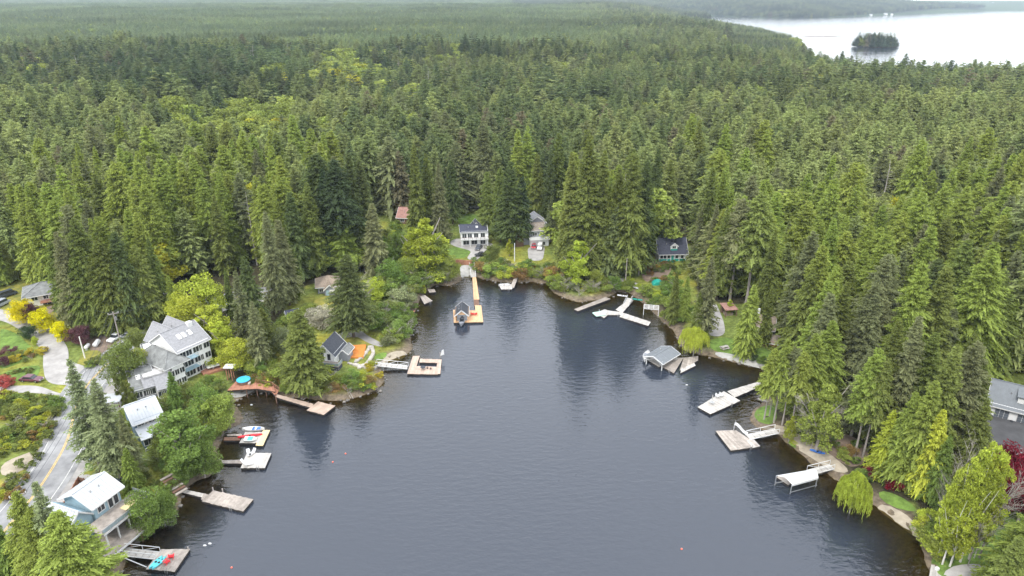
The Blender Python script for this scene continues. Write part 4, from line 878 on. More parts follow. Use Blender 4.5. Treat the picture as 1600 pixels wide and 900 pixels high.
def gable_roof(parent, x0, x1, y0, y1, ze, zr, m, axis='x', ov=.45, t=.22, name='roof', ridge=.5, ribs=0):
    b = B()
    if axis == 'x':
        ym = y0+(y1-y0)*ridge; a, c = x0-ov, x1+ov; s = (zr-ze)/(ym-y0); s2 = (zr-ze)/(y1-ym)
        b.slab([(a, y0-ov, ze-ov*s), (c, y0-ov, ze-ov*s), (c, ym, zr), (a, ym, zr)], t); b.slab([(a, ym, zr), (c, ym, zr), (c, y1+ov, ze-ov*s2), (a, y1+ov, ze-ov*s2)], t)
    else:
        xm = x0+(x1-x0)*ridge; a, c = y0-ov, y1+ov; s = (zr-ze)/(xm-x0); s2 = (zr-ze)/(x1-xm)
        b.slab([(x0-ov, a, ze-ov*s), (xm, a, zr), (xm, c, zr), (x0-ov, c, ze-ov*s)], t); b.slab([(xm, a, zr), (x1+ov, a, ze-ov*s2), (x1+ov, c, ze-ov*s2), (xm, c, zr)], t)
    o = b.done(name, m, parent)
    b = B()
    if axis == 'x': b.bar((a, ym, zr+.03), (c, ym, zr+.03), .3, .08)
    else: b.bar((xm, a, zr+.03), (xm, c, zr+.03), .3, .08)
    b.done('ridge_cap', m, o)
    if (x1-x0) > 3.5:
        b = B()
        for q in (.3, .62):
            vx, vy = (x0+(x1-x0)*q, y0+(ym-y0)*.55) if axis == 'x' else (x0+(xm-x0)*.55, y0+(y1-y0)*q); vz = ze+(zr-ze)*.55
            b.tube([(vx, vy, vz-.1), (vx, vy, vz+.45)], .11, 7)
        b.done('vent_pipe', M_chrome, o)
    # barge boards and fascia
    b = B()
    if axis == 'x':
        for xx in (a-.04, c+.04): b.bar((xx, y0-ov, ze-ov*s-.1), (xx, ym, zr-.1), .06, .28); b.bar((xx, ym, zr-.1), (xx, y1+ov, ze-ov*s2-.1), .06, .28)
        b.bar((a, y0-ov-.05, ze-ov*s-.12), (c, y0-ov-.05, ze-ov*s-.12), .08, .22)
    else:
        for yy in (a-.04, c+.04): b.bar((x0-ov, yy, ze-ov*s-.1), (xm, yy, zr-.1), .06, .28); b.bar((xm, yy, zr-.1), (x1+ov, yy, ze-ov*s2-.1), .06, .28)
        b.bar((x1+ov+.05, a, ze-ov*s2-.12), (x1+ov+.05, c, ze-ov*s2-.12), .08, .22)
    b.done('fascia', M_trim, o)
    if ribs:
        b = B()
        if axis == 'x':
            n = int((c-a)/ribs)
            for k in range(1, n): xx = a+(c-a)*k/n; b.bar((xx, y0-ov, ze-ov*s+.03), (xx, ym, zr+.03), .05, .06); b.bar((xx, ym, zr+.03), (xx, y1+ov, ze-ov*s2+.03), .05, .06)
        else:
            n = int((c-a)/ribs)
            for k in range(1, n): yy = a+(c-a)*k/n; b.bar((x0-ov, yy, ze-ov*s+.03), (xm, yy, zr+.03), .05, .06); b.bar((xm, yy, zr+.03), (x1+ov, yy, ze-ov*s2+.03), .05, .06)
        b.done('seams', m, o)
    return o
def hip_roof(parent, x0, x1, y0, y1, ze, zr, m, ov=.5, t=.2, name='roof'):
    b = B(); a, c, d, e = x0-ov, x1+ov, y0-ov, y1+ov; hw = (e-d)/2; ym = (d+e)/2
    if c-a >= e-d: r0, r1 = (a+hw, ym, zr), (c-hw, ym, zr)
    else: hw = (c-a)/2; r0, r1 = ((a+c)/2, d+hw, zr), ((a+c)/2, e-hw, zr)
    P = [(a, d, ze), (c, d, ze), (c, e, ze), (a, e, ze)]
    if c-a >= e-d: fs = [[P[0], P[1], r1, r0], [P[1], P[2], r1], [P[2], P[3], r0, r1], [P[3], P[0], r0]]
    else: fs = [[P[0], P[1], r0], [P[1], P[2], r1, r0], [P[2], P[3], r1], [P[3], P[0], r0, r1]]
    for f in fs: b.slab(f, t)
    o = b.done(name, m, parent); b = B()
    for p in P: q = r0 if (Vector(p)-Vector(r0)).length < (Vector(p)-Vector(r1)).length else r1; b.bar(Vector(p)+Vector((0, 0, .04)), Vector(q)+Vector((0, 0, .04)), .25, .08)
    b.bar(Vector(r0)+Vector((0, 0, .04)), Vector(r1)+Vector((0, 0, .04)), .25, .08); b.done('ridge_cap', m, o)
    b = B()
    for i in range(4): b.bar(Vector(P[i])+Vector((0, 0, -.18)), Vector(P[(i+1) % 4])+Vector((0, 0, -.18)), .1, .22)
    b.done('fascia', M_trim, o); return o
def walls(parent, x0, x1, y0, y1, z1, m, gable=None, zr=0, name='wall', z0=-1.5, ridge=.5):
    b = B().box(x0, x1, y0, y1, z0, z1)
    if gable == 'x':  # ridge along x: triangles on the x ends
        ym = y0+(y1-y0)*ridge; b.prismx([(y0, z1+.002), (y1, z1+.002), (ym, zr-.12)], x0, x1)
    if gable == 'y': xm = x0+(x1-x0)*ridge; b.prism([(x0, z1+.002), (x1, z1+.002), (xm, zr-.12)], y0, y1)
    return b.done(name, m, parent)
def railing(parent, pts, h=1.0, m=None, glass=False, name='railing', sp_=1.4):
    b = B(); m = m or M_white
    for p, q in zip(pts[:-1], pts[1:]):
        p, q = Vector(p), Vector(q); n = max(1, int((q-p).length/sp_)); b.bar(p+Vector((0, 0, h)), q+Vector((0, 0, h)), .09, .07)
        if not glass: b.bar(p+Vector((0, 0, h*.5)), q+Vector((0, 0, h*.5)), .05, .05)
        for k in range(n+1): c = p.lerp(q, k/n); b.bar(c, c+Vector((0, 0, h)), .08)
    o = b.done(name, m, parent)
    if glass:
        b = B()
        for p, q in zip(pts[:-1], pts[1:]): b.bar(Vector(p)+Vector((0, 0, h*.5)), Vector(q)+Vector((0, 0, h*.5)), .03, h*.75)
        b.done('glass_panel', M_rail, o)
    return o
M_rail = mat('rail_glass', (.30, .36, .38), .1, .05, 1, spec=.6)
def chimney(parent, x, y, z0, z1, w_=.8, m=None):
    B().box(x-w_/2, x+w_/2, y-w_/2, y+w_/2, z0, z1).done('chimney', m or M_white, parent)
def skylight(parent, c, w_, l, slope, m=None):
    """c on roof; slope = dz/dy"""
    x, y, z = c; b = B().slab([(x-w_/2, y-l/2, z-slope*l/2+.12), (x+w_/2, y-l/2, z-slope*l/2+.12), (x+w_/2, y+l/2, z+slope*l/2+.12), (x-w_/2, y+l/2, z+slope*l/2+.12)], .2); b.done('skylight', m or M_trim, parent)
M_gwall = mat('bright_white_siding', (.85, .85, .85), .75, .04, 1); M_cream = mat('cream_siding', (.62, .60, .54), .8, .08, 1); M_sidw = mat('white_siding', (.80, .80, .79), .75, .06, 1.3); M_sidblue = mat('slate_blue_siding', (.13, .19, .26), .75, .1, 1)
M_sidlb = mat('pale_blue_siding', (.30, .42, .48), .75, .08, 1); M_sidgrey = mat('grey_siding', (.24, .25, .28), .8, .1, 1); M_teals = mat('teal_trim', (.02, .30, .24), .6, .1, 2)
M_shbrown = mat('brown_shingles', (.25, .21, .175), .95, .25, 1.6, .5, sc2=12); M_shtan = mat('tan_shingles', (.27, .215, .165), .95, .2, 1.6, .5, sc2=12); M_redroof = mat('faded_red_roof', (.32, .18, .15), .9, .2, 1.2, .3)
M_shlt = mat('light_grey_shingles', (.26, .26, .27), .9, .16, 2, .4, sc2=14); M_navy = mat('navy_roof', (.055, .06, .085), .8, .2, 1.5, .3); M_membr = mat('pale_deck_membrane', (.52, .51, .50), .85, .1, .8)
# 1 bungalow above the road
e, Wd = frame((44,481), (104,470), 'white hip-roofed bungalow with red-brown deck above the yellow garden trees')
walls(e, 0, Wd, 0, 8.5, 3.6, M_cream); hip_roof(e, 0, Wd, 0, 8.5, 3.6, 6.0, M_asph, .9)
B().box(3.5, Wd+.5, -2.2, -.01, 1.3, 1.5).done('deck', M_wred, e); railing(e, [(3.5,-2.2,1.5), (Wd+.5,-2.2,1.5)], .9, M_wred)
for i, x in enumerate((2.2, 5.2, 8.6, 11.2)):
    if x < Wd-1: window(e, x, 1.9, 1.5, 1.2)
for x in (5, 8.5): window(e, x, -.6, 2.2, 1.2)
door(e, Wd*.62, 1.5, 1, 2)
# 2 three-storey white building
e, Wd = frame((262,606), (334,572), 'long white three-storey building with grey roof and rows of lake-facing windows', 'apartment building', 'apartment_building')
H2 = hgt(at(334,572), 528); st = H2/3; dp_ = 11
walls(e, Wd*.33, Wd, 0, dp_, H2, M_sidw, 'x', H2+3.6, ridge=.5); walls(e, 1.2, Wd*.33-.01, -1.5, dp_-1, H2*.72, M_sidw)
gable_roof(e, Wd*.33, Wd, 0, dp_, H2, H2+3.6, M_shlt); hip_roof(e, -.4, Wd*.42, -1.6, dp_-.5, H2*.74, H2*.74+2.6, M_asph, .5)
for s_ in range(3):
    for x in (.42, .55, .70, .80, .93): window(e, Wd*x, st*s_+.5, 1.5 if x != .80 else .7, st*.52)
for x in (.08, .18, .28):
    for s_ in range(2): window(e, Wd*x, st*s_+.5, 1.3, st*.5, 'front', -1.5)
for s_ in (1, 2):
    B().box(Wd*.36, Wd*.66, -1.5, -.01, st*s_-.1, st*s_+.08).done('balcony', M_sidlb, e); railing(e, [(Wd*.36,-1.5,st*s_+.08), (Wd*.66,-1.5,st*s_+.08)], .9, M_teals if False else M_sidlb)
for x in (.55, .65, .78): skylight(e, (Wd*x, 2.9, H2+2.0), .9, 1.3, 3.6/5.5)
chimney(e, Wd*.88, 4.8, H2+1.5, H2+4.0, 1.2)
for i, yy in enumerate((2.5, 6)): window(e, yy, st*2+.5, 1.2, st*.5, 'right', Wd)
for k in range(2):  # cross gables at the back
    x0 = Wd*(.36+.3*k); gable_roof(e, x0, x0+6, dp_*.5, dp_+3, H2-.4, H2+3.2, M_shlt, 'y', name='roof')
    walls(e, x0+.2, x0+5.8, dp_+.01, dp_+2.9, H2-.4, M_sidw, 'y', H2+3.1)
# 3 rambling grey house below it
e, Wd = frame((213,627), (272,612), 'rambling pale grey house with a broad flat roof deck and sloping wings')
walls(e, 0, Wd*.55, 0, 10, 3.6, M_sidgrey, 'x', 6.2); gable_roof(e, 0, Wd*.55, 0, 10, 3.6, 6.2, M_asph, 'x')
walls(e, Wd*.35, Wd, 1.5, 13, 5.0, M_sidw); b = B().box(Wd*.35-.3, Wd+.3, 1.2, 13.3, 5.02, 5.3); b.done('flat_roof', M_membr, e)
railing(e, [(Wd*.45,1.4,5.3), (Wd,1.4,5.3), (Wd,12.8,5.3)], .9, M_white)
b = B(); b.slab([(Wd*.25,-1,3.4), (Wd*.62,-1,3.4), (Wd*.62,2.4,5.2), (Wd*.25,2.4,5.2)], .2); b.slab([(Wd*.55,-2.6,2.8), (Wd+.4,-2.6,2.8), (Wd+.4,1.3,4.9), (Wd*.55,1.3,4.9)], .2); b.done('lean_to_roof', M_shlt, e)
walls(e, Wd*.56, Wd*.98, -2, 1.49, 2.7, M_sidw)
walls(e, 1, Wd*.6, 10.01, 17, 4.2, M_sidw, 'y', 6.6); gable_roof(e, 1, Wd*.6, 10.3, 17, 4.2, 6.6, M_shlt, 'y')
walls(e, Wd*.62, Wd*.95, 13.01, 18, 5.4, M_sidw, 'x', 7.4); gable_roof(e, Wd*.62, Wd*.95, 13.3, 18, 5.4, 7.4, M_asph, 'x')
for x in (.12, .3, .45): window(e, Wd*x, 1.0, 1.5, 1.5)
for x in (.65, .78, .9): window(e, Wd*x, .8, 1.3, 1.3, 'front', -2)
for yy in (4, 7, 10.5): window(e, yy, 2.6, 1.5, 1.5, 'right', Wd); window(e, yy, -.2, 1.5, 1.5, 'right', Wd)
skylight(e, (Wd*.2, 2.6, 4.95), 1, 1.2, .52); skylight(e, (Wd*.7, 8, 5.2), 1.4, 1.4, 0); chimney(e, Wd*.4, 6, 5, 7.2, .9)
B().box(Wd*.1, Wd*.4, -2.4, -.01, .5, .7).done('porch', M_membr, e); 
# 4 slate-blue metal-roofed house
e, Wd = frame((222,697), (262,683), 'slate blue house with pale metal roofs between two big grey firs')
z1 = 5.2; walls(e, 0, Wd, 2.0, 10, z1, M_sidblue, 'x', 7.6); gable_roof(e, 0, Wd, 2.0, 10, z1, 7.6, M_metalw, 'x', .6, ribs=.6)
walls(e, .2, Wd+.4, -1.2, 1.99, 2.6, M_sidblue); b = B(); b.slab([(-.2,-1.9,2.6), (Wd+.9,-1.9,2.6), (Wd+.9,1.95,3.7), (-.2,1.95,3.7)], .18); b.done('porch_roof', M_metalw, e)
for x in (.22, .5, .8): window(e, Wd*x, 3.9, 1.4, .9, 'front', 2.0); window(e, Wd*x, .7, 1.6, 1.3, 'front', -1.2)
window(e, 4.5, 3.6, 1.4, 1.1, 'right', Wd); window(e, 7.5, 3.6, 1.2, 1.1, 'right', Wd); railing(e, [(0,-2.6,-.1), (Wd+1,-2.6,-.1)], .9)
B().box(0, Wd+1, -2.7, -1.21, -.4, -.12).done('deck', M_wgrey, e)
# 5 pale blue lakeside house with two decks
e, Wd = frame((158,836), (197,806), 'pale blue lakeside house with white metal roof and two stacked decks', z=2.2)
zz = 6.2; walls(e, 0, Wd, 0, 7, zz, M_sidlb, 'x', 8.0); gable_roof(e, 0, Wd, 0, 7, zz, 8.0, M_metalw, 'x', .7, ribs=.7)
walls(e, -4.5, -.01, .8, 7.6, 4.6, M_sidlb, 'y', 6.6); gable_roof(e, -4.5, -.3, .8, 7.6, 4.6, 6.6, M_metalw, 'y', .5, ribs=.7)
b = B(); b.box(-2.5, Wd+2.6, -4.6, -.01, 2.85, 3.02); b.done('upper_deck', M_wgrey, e); b = B(); b.box(-2.5, Wd+2.6, -4.66, -4.6, 2.75, 3.06); b.box(Wd+2.6, Wd+2.66, -4.66, 0, 2.75, 3.06); b.done('deck_edge', M_white, e)
b = B(); b.box(-4, Wd+3.0, -6.8, -.01, -.15, .02); b.done('lower_deck', M_wgrey, e); b = B(); b.box(-4, Wd+3.0, -6.9, -6.8, -.3, .08); b.done('deck_edge', M_white, e)
railing(e, [(-2.5,-4.5,3.02), (Wd+2.5,-4.5,3.02), (Wd+2.5,-.1,3.02)], 1.0, M_chrome, True); railing(e, [(Wd-1,-6.7,.02), (Wd+2.9,-6.7,.02), (Wd+2.9,-.1,.02)], 1.0, M_chrome, True)
for k in range(5): x = -2+k*(Wd+4)/4; B().box(x-.12, x+.12, -4.4, -4.16, .02, 2.85).done('post', M_white, e); B().box(x-.12, x+.12, -6.6, -6.36, -3.2, -.15).done('post', M_wbrown, e)
for x, w_ in ((.62, 1.0), (.80, 1.0)): window(e, Wd*x, 3.25, w_, 2.0, mull=0)
window(e, Wd*.25, 3.9, 1.3, 1.1); window(e, Wd*.35, .2, 1.6, 2.1); window(e, Wd*.75, .3, 1.2, 2.0); window(e, -2.5, 2.2, 1.6, 1.2, 'front', .8); window(e, 3, 3.6, 1.2, 1.2, 'right', Wd)
b = B().box(Wd*.55, Wd*.55+2.8, -3.9, -2.4, 3.75, 3.83); b.tube([(Wd*.55+1.4,-3.1,3.02), (Wd*.55+1.4,-3.1,3.75)], .12, 6); o = b.done('patio_table', M_wyel); o.matrix_world = e.matrix_basis @ o.matrix_world; tag(o, 'tan patio table on the upper deck of the pale blue lakeside house', 'table')
e5 = e
# 6 brown shingled roof with white chimney, bottom left
e, Wd = frame((-30,945), (85,925), 'brown shingle-roofed house with white chimney in the bottom left corner', z=2.5)
hr = 3.0; walls(e, 0, Wd, 0, 11, hr, M_wbrown, 'x', hr+3.4); gable_roof(e, 0, Wd, 0, 11, hr, hr+3.4, M_shbrown, 'x', .7); chimney(e, Wd*.78, 7.0, hr+1.5, hr+4.6, .9)
for x in (.3, .6, .85): window(e, Wd*x, .8, 1.6, 1.2)
skylight(e, (Wd*.35, 2.5, hr+1.6), 1.3, .7, .62)
# 7 white house with black roof on the point
e, Wd = frame((489,575), (523,578), 'white house with tall black gable roof above the point deck', z=2.0)
walls(e, 0, Wd*.85, 2.2, 9.0, 3.2, M_sidw, 'y', 5.9); gable_roof(e, 0, Wd*.85, 2.2, 9.0, 3.2, 5.9, M_dark, 'y', .6)
walls(e, Wd*.85+.01, Wd+1.6, 5, 8.5, 2.4, M_sidgrey, 'y', 3.3); gable_roof(e, Wd*.85+.3, Wd+1.6, 5, 8.5, 2.4, 3.3, M_asph, 'y', .4)
b = B().box(-.3, Wd+1.2, -.3, 2.15, -2.0, .9); b.done('deck_skirt', M_navy, e); b = B().box(-.4, Wd+1.3, -.4, 2.16, .9, 1.02); b.done('deck', M_wgrey, e); railing(e, [(-.3,-.3,1.02), (Wd+1.2,-.3,1.02), (Wd+1.2,2.4,1.02)], .9, M_chrome, True)
window(e, Wd*.25, 1.3, 1.7, 2.0, 'front', 2.2); window(e, Wd*.62, 1.3, .9, 1.8, 'front', 2.2, mull=0); window(e, Wd*.42, 3.6, 1.0, .8, 'front', 2.2); window(e, 7, 1.2, 1.2, 1.0, 'right', Wd+1.6)
# 8 small grey cottage with tan roof
e, Wd = frame((497,459), (533,457), 'small slate grey cottage with tan hip roof behind the tall shore fir')
walls(e, 0, Wd, 0, 7, 2.7, M_sidgrey); hip_roof(e, 0, Wd, .0, 7, 2.7, 5.0, M_shtan, .7); walls(e, Wd*.3, Wd*.75, -2, -.01, 2.5, M_sidgrey, 'y', 3.9); gable_roof(e, Wd*.3, Wd*.75, -2, 2.8, 2.5, 3.9, M_shtan, 'y', .4)
window(e, Wd*.62, .9, 1.3, 1.1, 'front', -2, glass=M_lamp); door(e, Wd*.42, 0, .9, 2.0, 'front', -2, M_sidlb); window(e, Wd*.15, .9, 1.1, 1); window(e, Wd*.88, .9, .9, 1)
B().box(-1.5, Wd*.3-.05, -2.5, -.02, -.5, .15).done('porch', M_wred, e)
# 9 white two-storey with navy roof
e, Wd = frame((721,384), (763,382), 'white two-storey house with navy roof facing the long boathouse dock')
Hh = hgt(at(721,384), 362); walls(e, 0, Wd, 0, 8, Hh, M_sidw, 'x', Hh+1.6); gable_roof(e, 0, Wd*.93, 0, 8, Hh, Hh+1.6, M_navy, 'x', .5)
b = B().box(-.4, Wd, -1.9, -.01, Hh*.48, Hh*.48+.2); b.done('balcony', M_white, e); railing(e, [(-.4,-1.85,Hh*.48+.2), (Wd,-1.85,Hh*.48+.2)], .9, M_wbrown)
for k in range(4): x = .1+k*(Wd-.5)/3; B().box(x-.1, x+.1, -1.8, -1.6, -.3, Hh*.48).done('post', M_white, e)
for x in (.12, .32, .55, .8): window(e, Wd*x, Hh*.48+.35, 1.6, Hh*.3)
for x in (.18, .48): window(e, Wd*x, .4, 2.2, 1.6)
window(e, Wd*.8, .4, 1.8, 1.5)
for yy in (2, 5): window(e, yy, .6, 1.2, 1.4, 'right', Wd); window(e, yy, Hh*.5, 1.2, 1.4, 'right', Wd)
walls(e, Wd*.45, Wd*.8, 8.01, 13, Hh*.8, M_sidgrey, 'y', Hh+1); gable_roof(e, Wd*.45, Wd*.8, 8.3, 13, Hh*.8, Hh+1, M_dark, 'y', .4); skylight(e, (Wd*.6, 2.2, Hh+.95), .9, 1, .4)
# 10 weathered house with stacked terraces
e, Wd = frame((829,386), (857,384), 'weathered three-level house with white terraces behind the red car')
walls(e, 0, Wd, 0, 9, 3, M_sidw); walls(e, -2.5, Wd-1, 2.5, 10, 6, M_sidgrey, 'x', 7.8); gable_roof(e, -2.5, Wd-1, 2.5, 10, 6.0, 7.8, M_shbrown, 'x', .5)
b = B().box(-.5, Wd+.3, -1.2, 2.4, 3.02, 3.2); b.done('balcony', M_white, e); railing(e, [(-.5,-1.1,3.2), (Wd+.3,-1.1,3.2), (Wd+.3,2.2,3.2)], .9, M_trim)
walls(e, -5.5, -2.51, 1, 8, 4.5, M_wbrown, 'y', 6); gable_roof(e, -5.5, -2.8, 1, 8, 4.5, 6, M_shbrown, 'y', .3)
walls(e, 1, Wd+1, 10.01, 17, 6.4, M_sidgrey, 'y', 9); gable_roof(e, 1, Wd+1, 10.2, 17, 6.4, 9, M_shlt, 'y', .4)
door(e, Wd*.3, -.1, 2.3, 2.1); window(e, Wd*.3, 3.6, 1.6, 1.3, 'front', 2.5); window(e, Wd*.7, 3.6, 1.6, 1.3, 'front', 2.5); window(e, -4, 2.4, 1.2, 1.2, 'front', 1); window(e, Wd*.7, .6, 1.4, 1.2)
# 11 teal and white cottage
e, Wd = frame((1029,409), (1071,407), 'white cottage with teal base, dormer and dark roof on the north-east slope')
walls(e, 0, Wd, 0, 8, 3.6, M_sidw, 'x', 7.8); gable_roof(e, 0, Wd, -.3, 8, 3.6, 7.8, M_navy, 'x', .6); B().box(-.05, Wd+.05, -.12, 0, -1.5, 1.05).done('base_course', M_teals, e)
b = B().box(Wd*.42, Wd*.66, .3, 4, 4.3, 6.0); b.prism([(Wd*.42, 6.0), (Wd*.66, 6.0), (Wd*.54, 6.9)], .3, 4); dm = b.done('dormer', M_sidw, e); gable_roof(e, Wd*.42, Wd*.66, .3, 4, 6.0, 7.0, M_navy, 'y', .3, .15, 'dormer_roof'); window(e, Wd*.54, 4.9, 1.2, .9, 'front', .3, mull=1)
B().box(Wd*.42, Wd*.66, .22, .29, 4.15, 4.75).done('dormer_base', M_teals, e)
for x in (.10, .22, .36, .66, .86): window(e, Wd*x, 1.2, 1.0, 1.7, mull=0)
door(e, Wd*.5, .7, 1.1, 2.1, m=M_teals)
for x in (0, .3, .44, .56, .75, 1): B().box(Wd*x-.1, Wd*x+.1, -.3, -.13, -.3, 3.6).done('post', M_trim, e)
b = B()
for k in range(5): b.box(Wd*.45, Wd*.58, -.5-.32*k, -.2-.32*k, .6-.2*k-.2, .6-.2*k)
b.done('steps', M_teals, e)
# 12 low house behind the lawn, and the open shed beside it
e, Wd = frame((1172,525), (1205,530), 'low tan-roofed house with brick-red boat port behind the east lawn')
walls(e, 0, Wd, 0, 8, 3.2, M_sidw, 'x', 5.2); gable_roof(e, 0, Wd, 0, 8, 3.2, 5.2, M_shtan, 'x', .7); walls(e, Wd*.35, Wd+1.5, -4.5, -.5, 1.4, M_wred, 'x', 2.6); gable_roof(e, Wd*.35, Wd+1.5, -4.5, -.5, 1.4, 2.6, M_shbrown, 'x', .5)
for x in (.2, .5, .8): window(e, Wd*x, 1.2, 1.7, 1.2)
chimney(e, Wd*.25, 5, 4, 6.6, .7)
e, Wd = frame((1133,496), (1150,494), 'open brown timber woodshed above the gravel drive', 'shed', 'open_shed')
b = B(); [b.bar((x, y, -.5), (x, y, 2.6), .2) for x in (0, Wd) for y in (0, 3.5)]; b.done('frame', M_wbrown, e); b = B(); b.slab([(-.3,-.4,2.5), (Wd+.3,-.4,2.5), (Wd+.3,4,3.0), (-.3,4,3.0)], .1); b.done('roof', M_redroof, e); B().box(.2, Wd-.2, 3.3, 3.45, -.5, 2.5).done('back_wall', M_wbrown, e); B().box(.5, Wd-.6, .8, 2.6, -.2, .9).done('wood_pile', M_shtan, e)
# 13 garage house, right edge
e, Wd = frame((1541,648), (1640,672), 'white garage house with grey metal roof, dormer and glazed doors at the right edge', 'garage', 'garage_house')
walls(e, 0, Wd, 0, 9.5, 3.3, M_gwall, 'x', 7.0); gable_roof(e, 0, Wd, 0, 9.5, 3.3, 7.0, M_metalg, 'x', .6, ribs=.5)
for x in (2.6, 6.8, 11): 
    wn = window(e, x, .05, 2.6, 2.2, mull=2, glass=mat('frosted_glass', (.16, .18, .21), .2, .1, 1)); b = B(); [b.box(x-1.3, x+1.3, -.07, -.03, z_, z_+.06) for z_ in (.55, 1.1, 1.65)]; b.done('glazing_bar', M_dark, wn)
b = B().box(4.8, 9.0, 1.2, 4.5, 3.9, 5.9); b.done('dormer', M_sidw, e); b = B(); b.slab([(4.5,.8,5.85), (9.3,.8,5.85), (9.3,4.9,6.8), (4.5,4.9,6.8)], .15); b.done('dormer_roof', M_metalg, e); window(e, 6.9, 4.5, 1.7, .9, 'front', 1.2)
B().box(-.16, -.01, -.1, 9.6, -1, 3.4).done('side_cladding', M_dark, e)
for x in (.9, 4.7): b = B(); b.tube([(x,-.6,0), (x,-.6,.5)], .3, 8); b.done('planter', M_dark, e)
e, Wd = frame((1576,748), (1640,764), 'small grey shingled outbuilding beside the deep red maple', 'outbuilding', 'outbuilding')
walls(e, 0, Wd, 0, 7, 2.6, M_sidw); hip_roof(e, 0, Wd, 0, 7, 2.6, 5.4, M_shlt, .6); window(e, 2, .8, 1.4, 1.2); door(e, 4.5, 0, 1, 2)
# distant roofs among trees
def cabin(pa, pb, label, wm, rm, d=7, h=3, zr=5, name='cabin', cat='house', axis='x', wins=2):
    e, Wd = frame(pa, pb, label, cat, name); walls(e, 0, Wd, 0, d, h, wm, axis, zr); gable_roof(e, 0, Wd, 0, d, h, zr, rm, axis, .5)
    for k in range(wins): window(e, Wd*(k+.5)/wins, 1.0, min(1.6, Wd/wins*.5), 1.2)
    return e, Wd
cabin((621,349), (652,351), 'faded red-roofed house half hidden among bronze trees', M_wbrown, M_redroof, 9, 3, 6)
cabin((734,325), (752,325), 'small house with rusty red roof under the firs', M_sidw, M_redroof, 7, 3, 5)
cabin((452,510), (468,507), 'small dark-roofed white shed behind the broad cedar', M_sidw, M_navy, 5, 2.4, 4, 'garden_shed', 'shed', wins=1)
cabin((306,652), (318,650), 'tiny white shed with red roof among shoreline bushes', M_sidw, M_redroof, 2.2, 1.8, 2.5, 'garden_shed', 'shed', wins=1)
e, Wd = frame((163,642), (188,640), 'flat white-roofed carport beside the clipped conifer columns', 'carport', 'carport'); b = B(); [b.bar((x, y, -.5), (x, y, 2.3), .14) for x in (0, Wd) for y in (0, 3)]; b.done('post_frame', M_wbrown, e); B().box(-.4, Wd+.4, -.5, 3.6, 2.3, 2.48).done('roof', M_metalw, e)
cabin((150,706), (172,700), 'white-roofed cottage mostly hidden by grey firs', M_sidw, M_metalw, 7, 3, 4.6)
cabin((712,132), (752,130), 'distant pale-roofed farm building in the middle of the forest', M_sidw, M_metalw, 12, 9, 13, 'farm_building', 'building')
# houses on the far shore
for i, (x, y, w_, h_) in enumerate([(1199,25,7,3),(1213,25,4,3),(1262,26,7,4),(1276,26,8,5),(1290,26,4,3),(1355,22,9,6),(1370,20,7,6),(1384,23,9,5),(1362,24,6,4),(1395,23,5,4),(1450,19,7,4),(1503,17,6,4),(1550,15,6,3)]):
    q = W(x, y, 1); x = max(x, 0); e = empty('far_house', (q.x, q.y+18, max(1., hz(q.x, q.y+18))), .1*(i % 3-1), None, 'house', 'white houses along the far lake shore')
    ww = w_*2.2; e['label'] = ['lone low white house on the far shore, nearest the wooded point', 'second white house from the wooded point on the far shore', 'narrow white house on the far shore left of the island', 'widest white house on the far shore left of the island', 'small white house on the far shore just right of the widest one', 'tall white house on the far shore above the island', 'bright white house set high above the far shore cluster', 'broad white house at the right of the far shore cluster', 'low white house at the waterline of the far shore cluster', 'small white house just right of the far shore cluster', 'white house on the far shore midway right of the cluster', 'second white house from the right on the far shore', 'rightmost white house on the far shore'][i]
    walls(e, 0, ww, 0, 12, h_*1.3, M_sidw, 'x', h_*2.0); gable_roof(e, 0, ww, 0, 12, h_*1.3, h_*2.0, M_shlt, 'x', .8, .5)
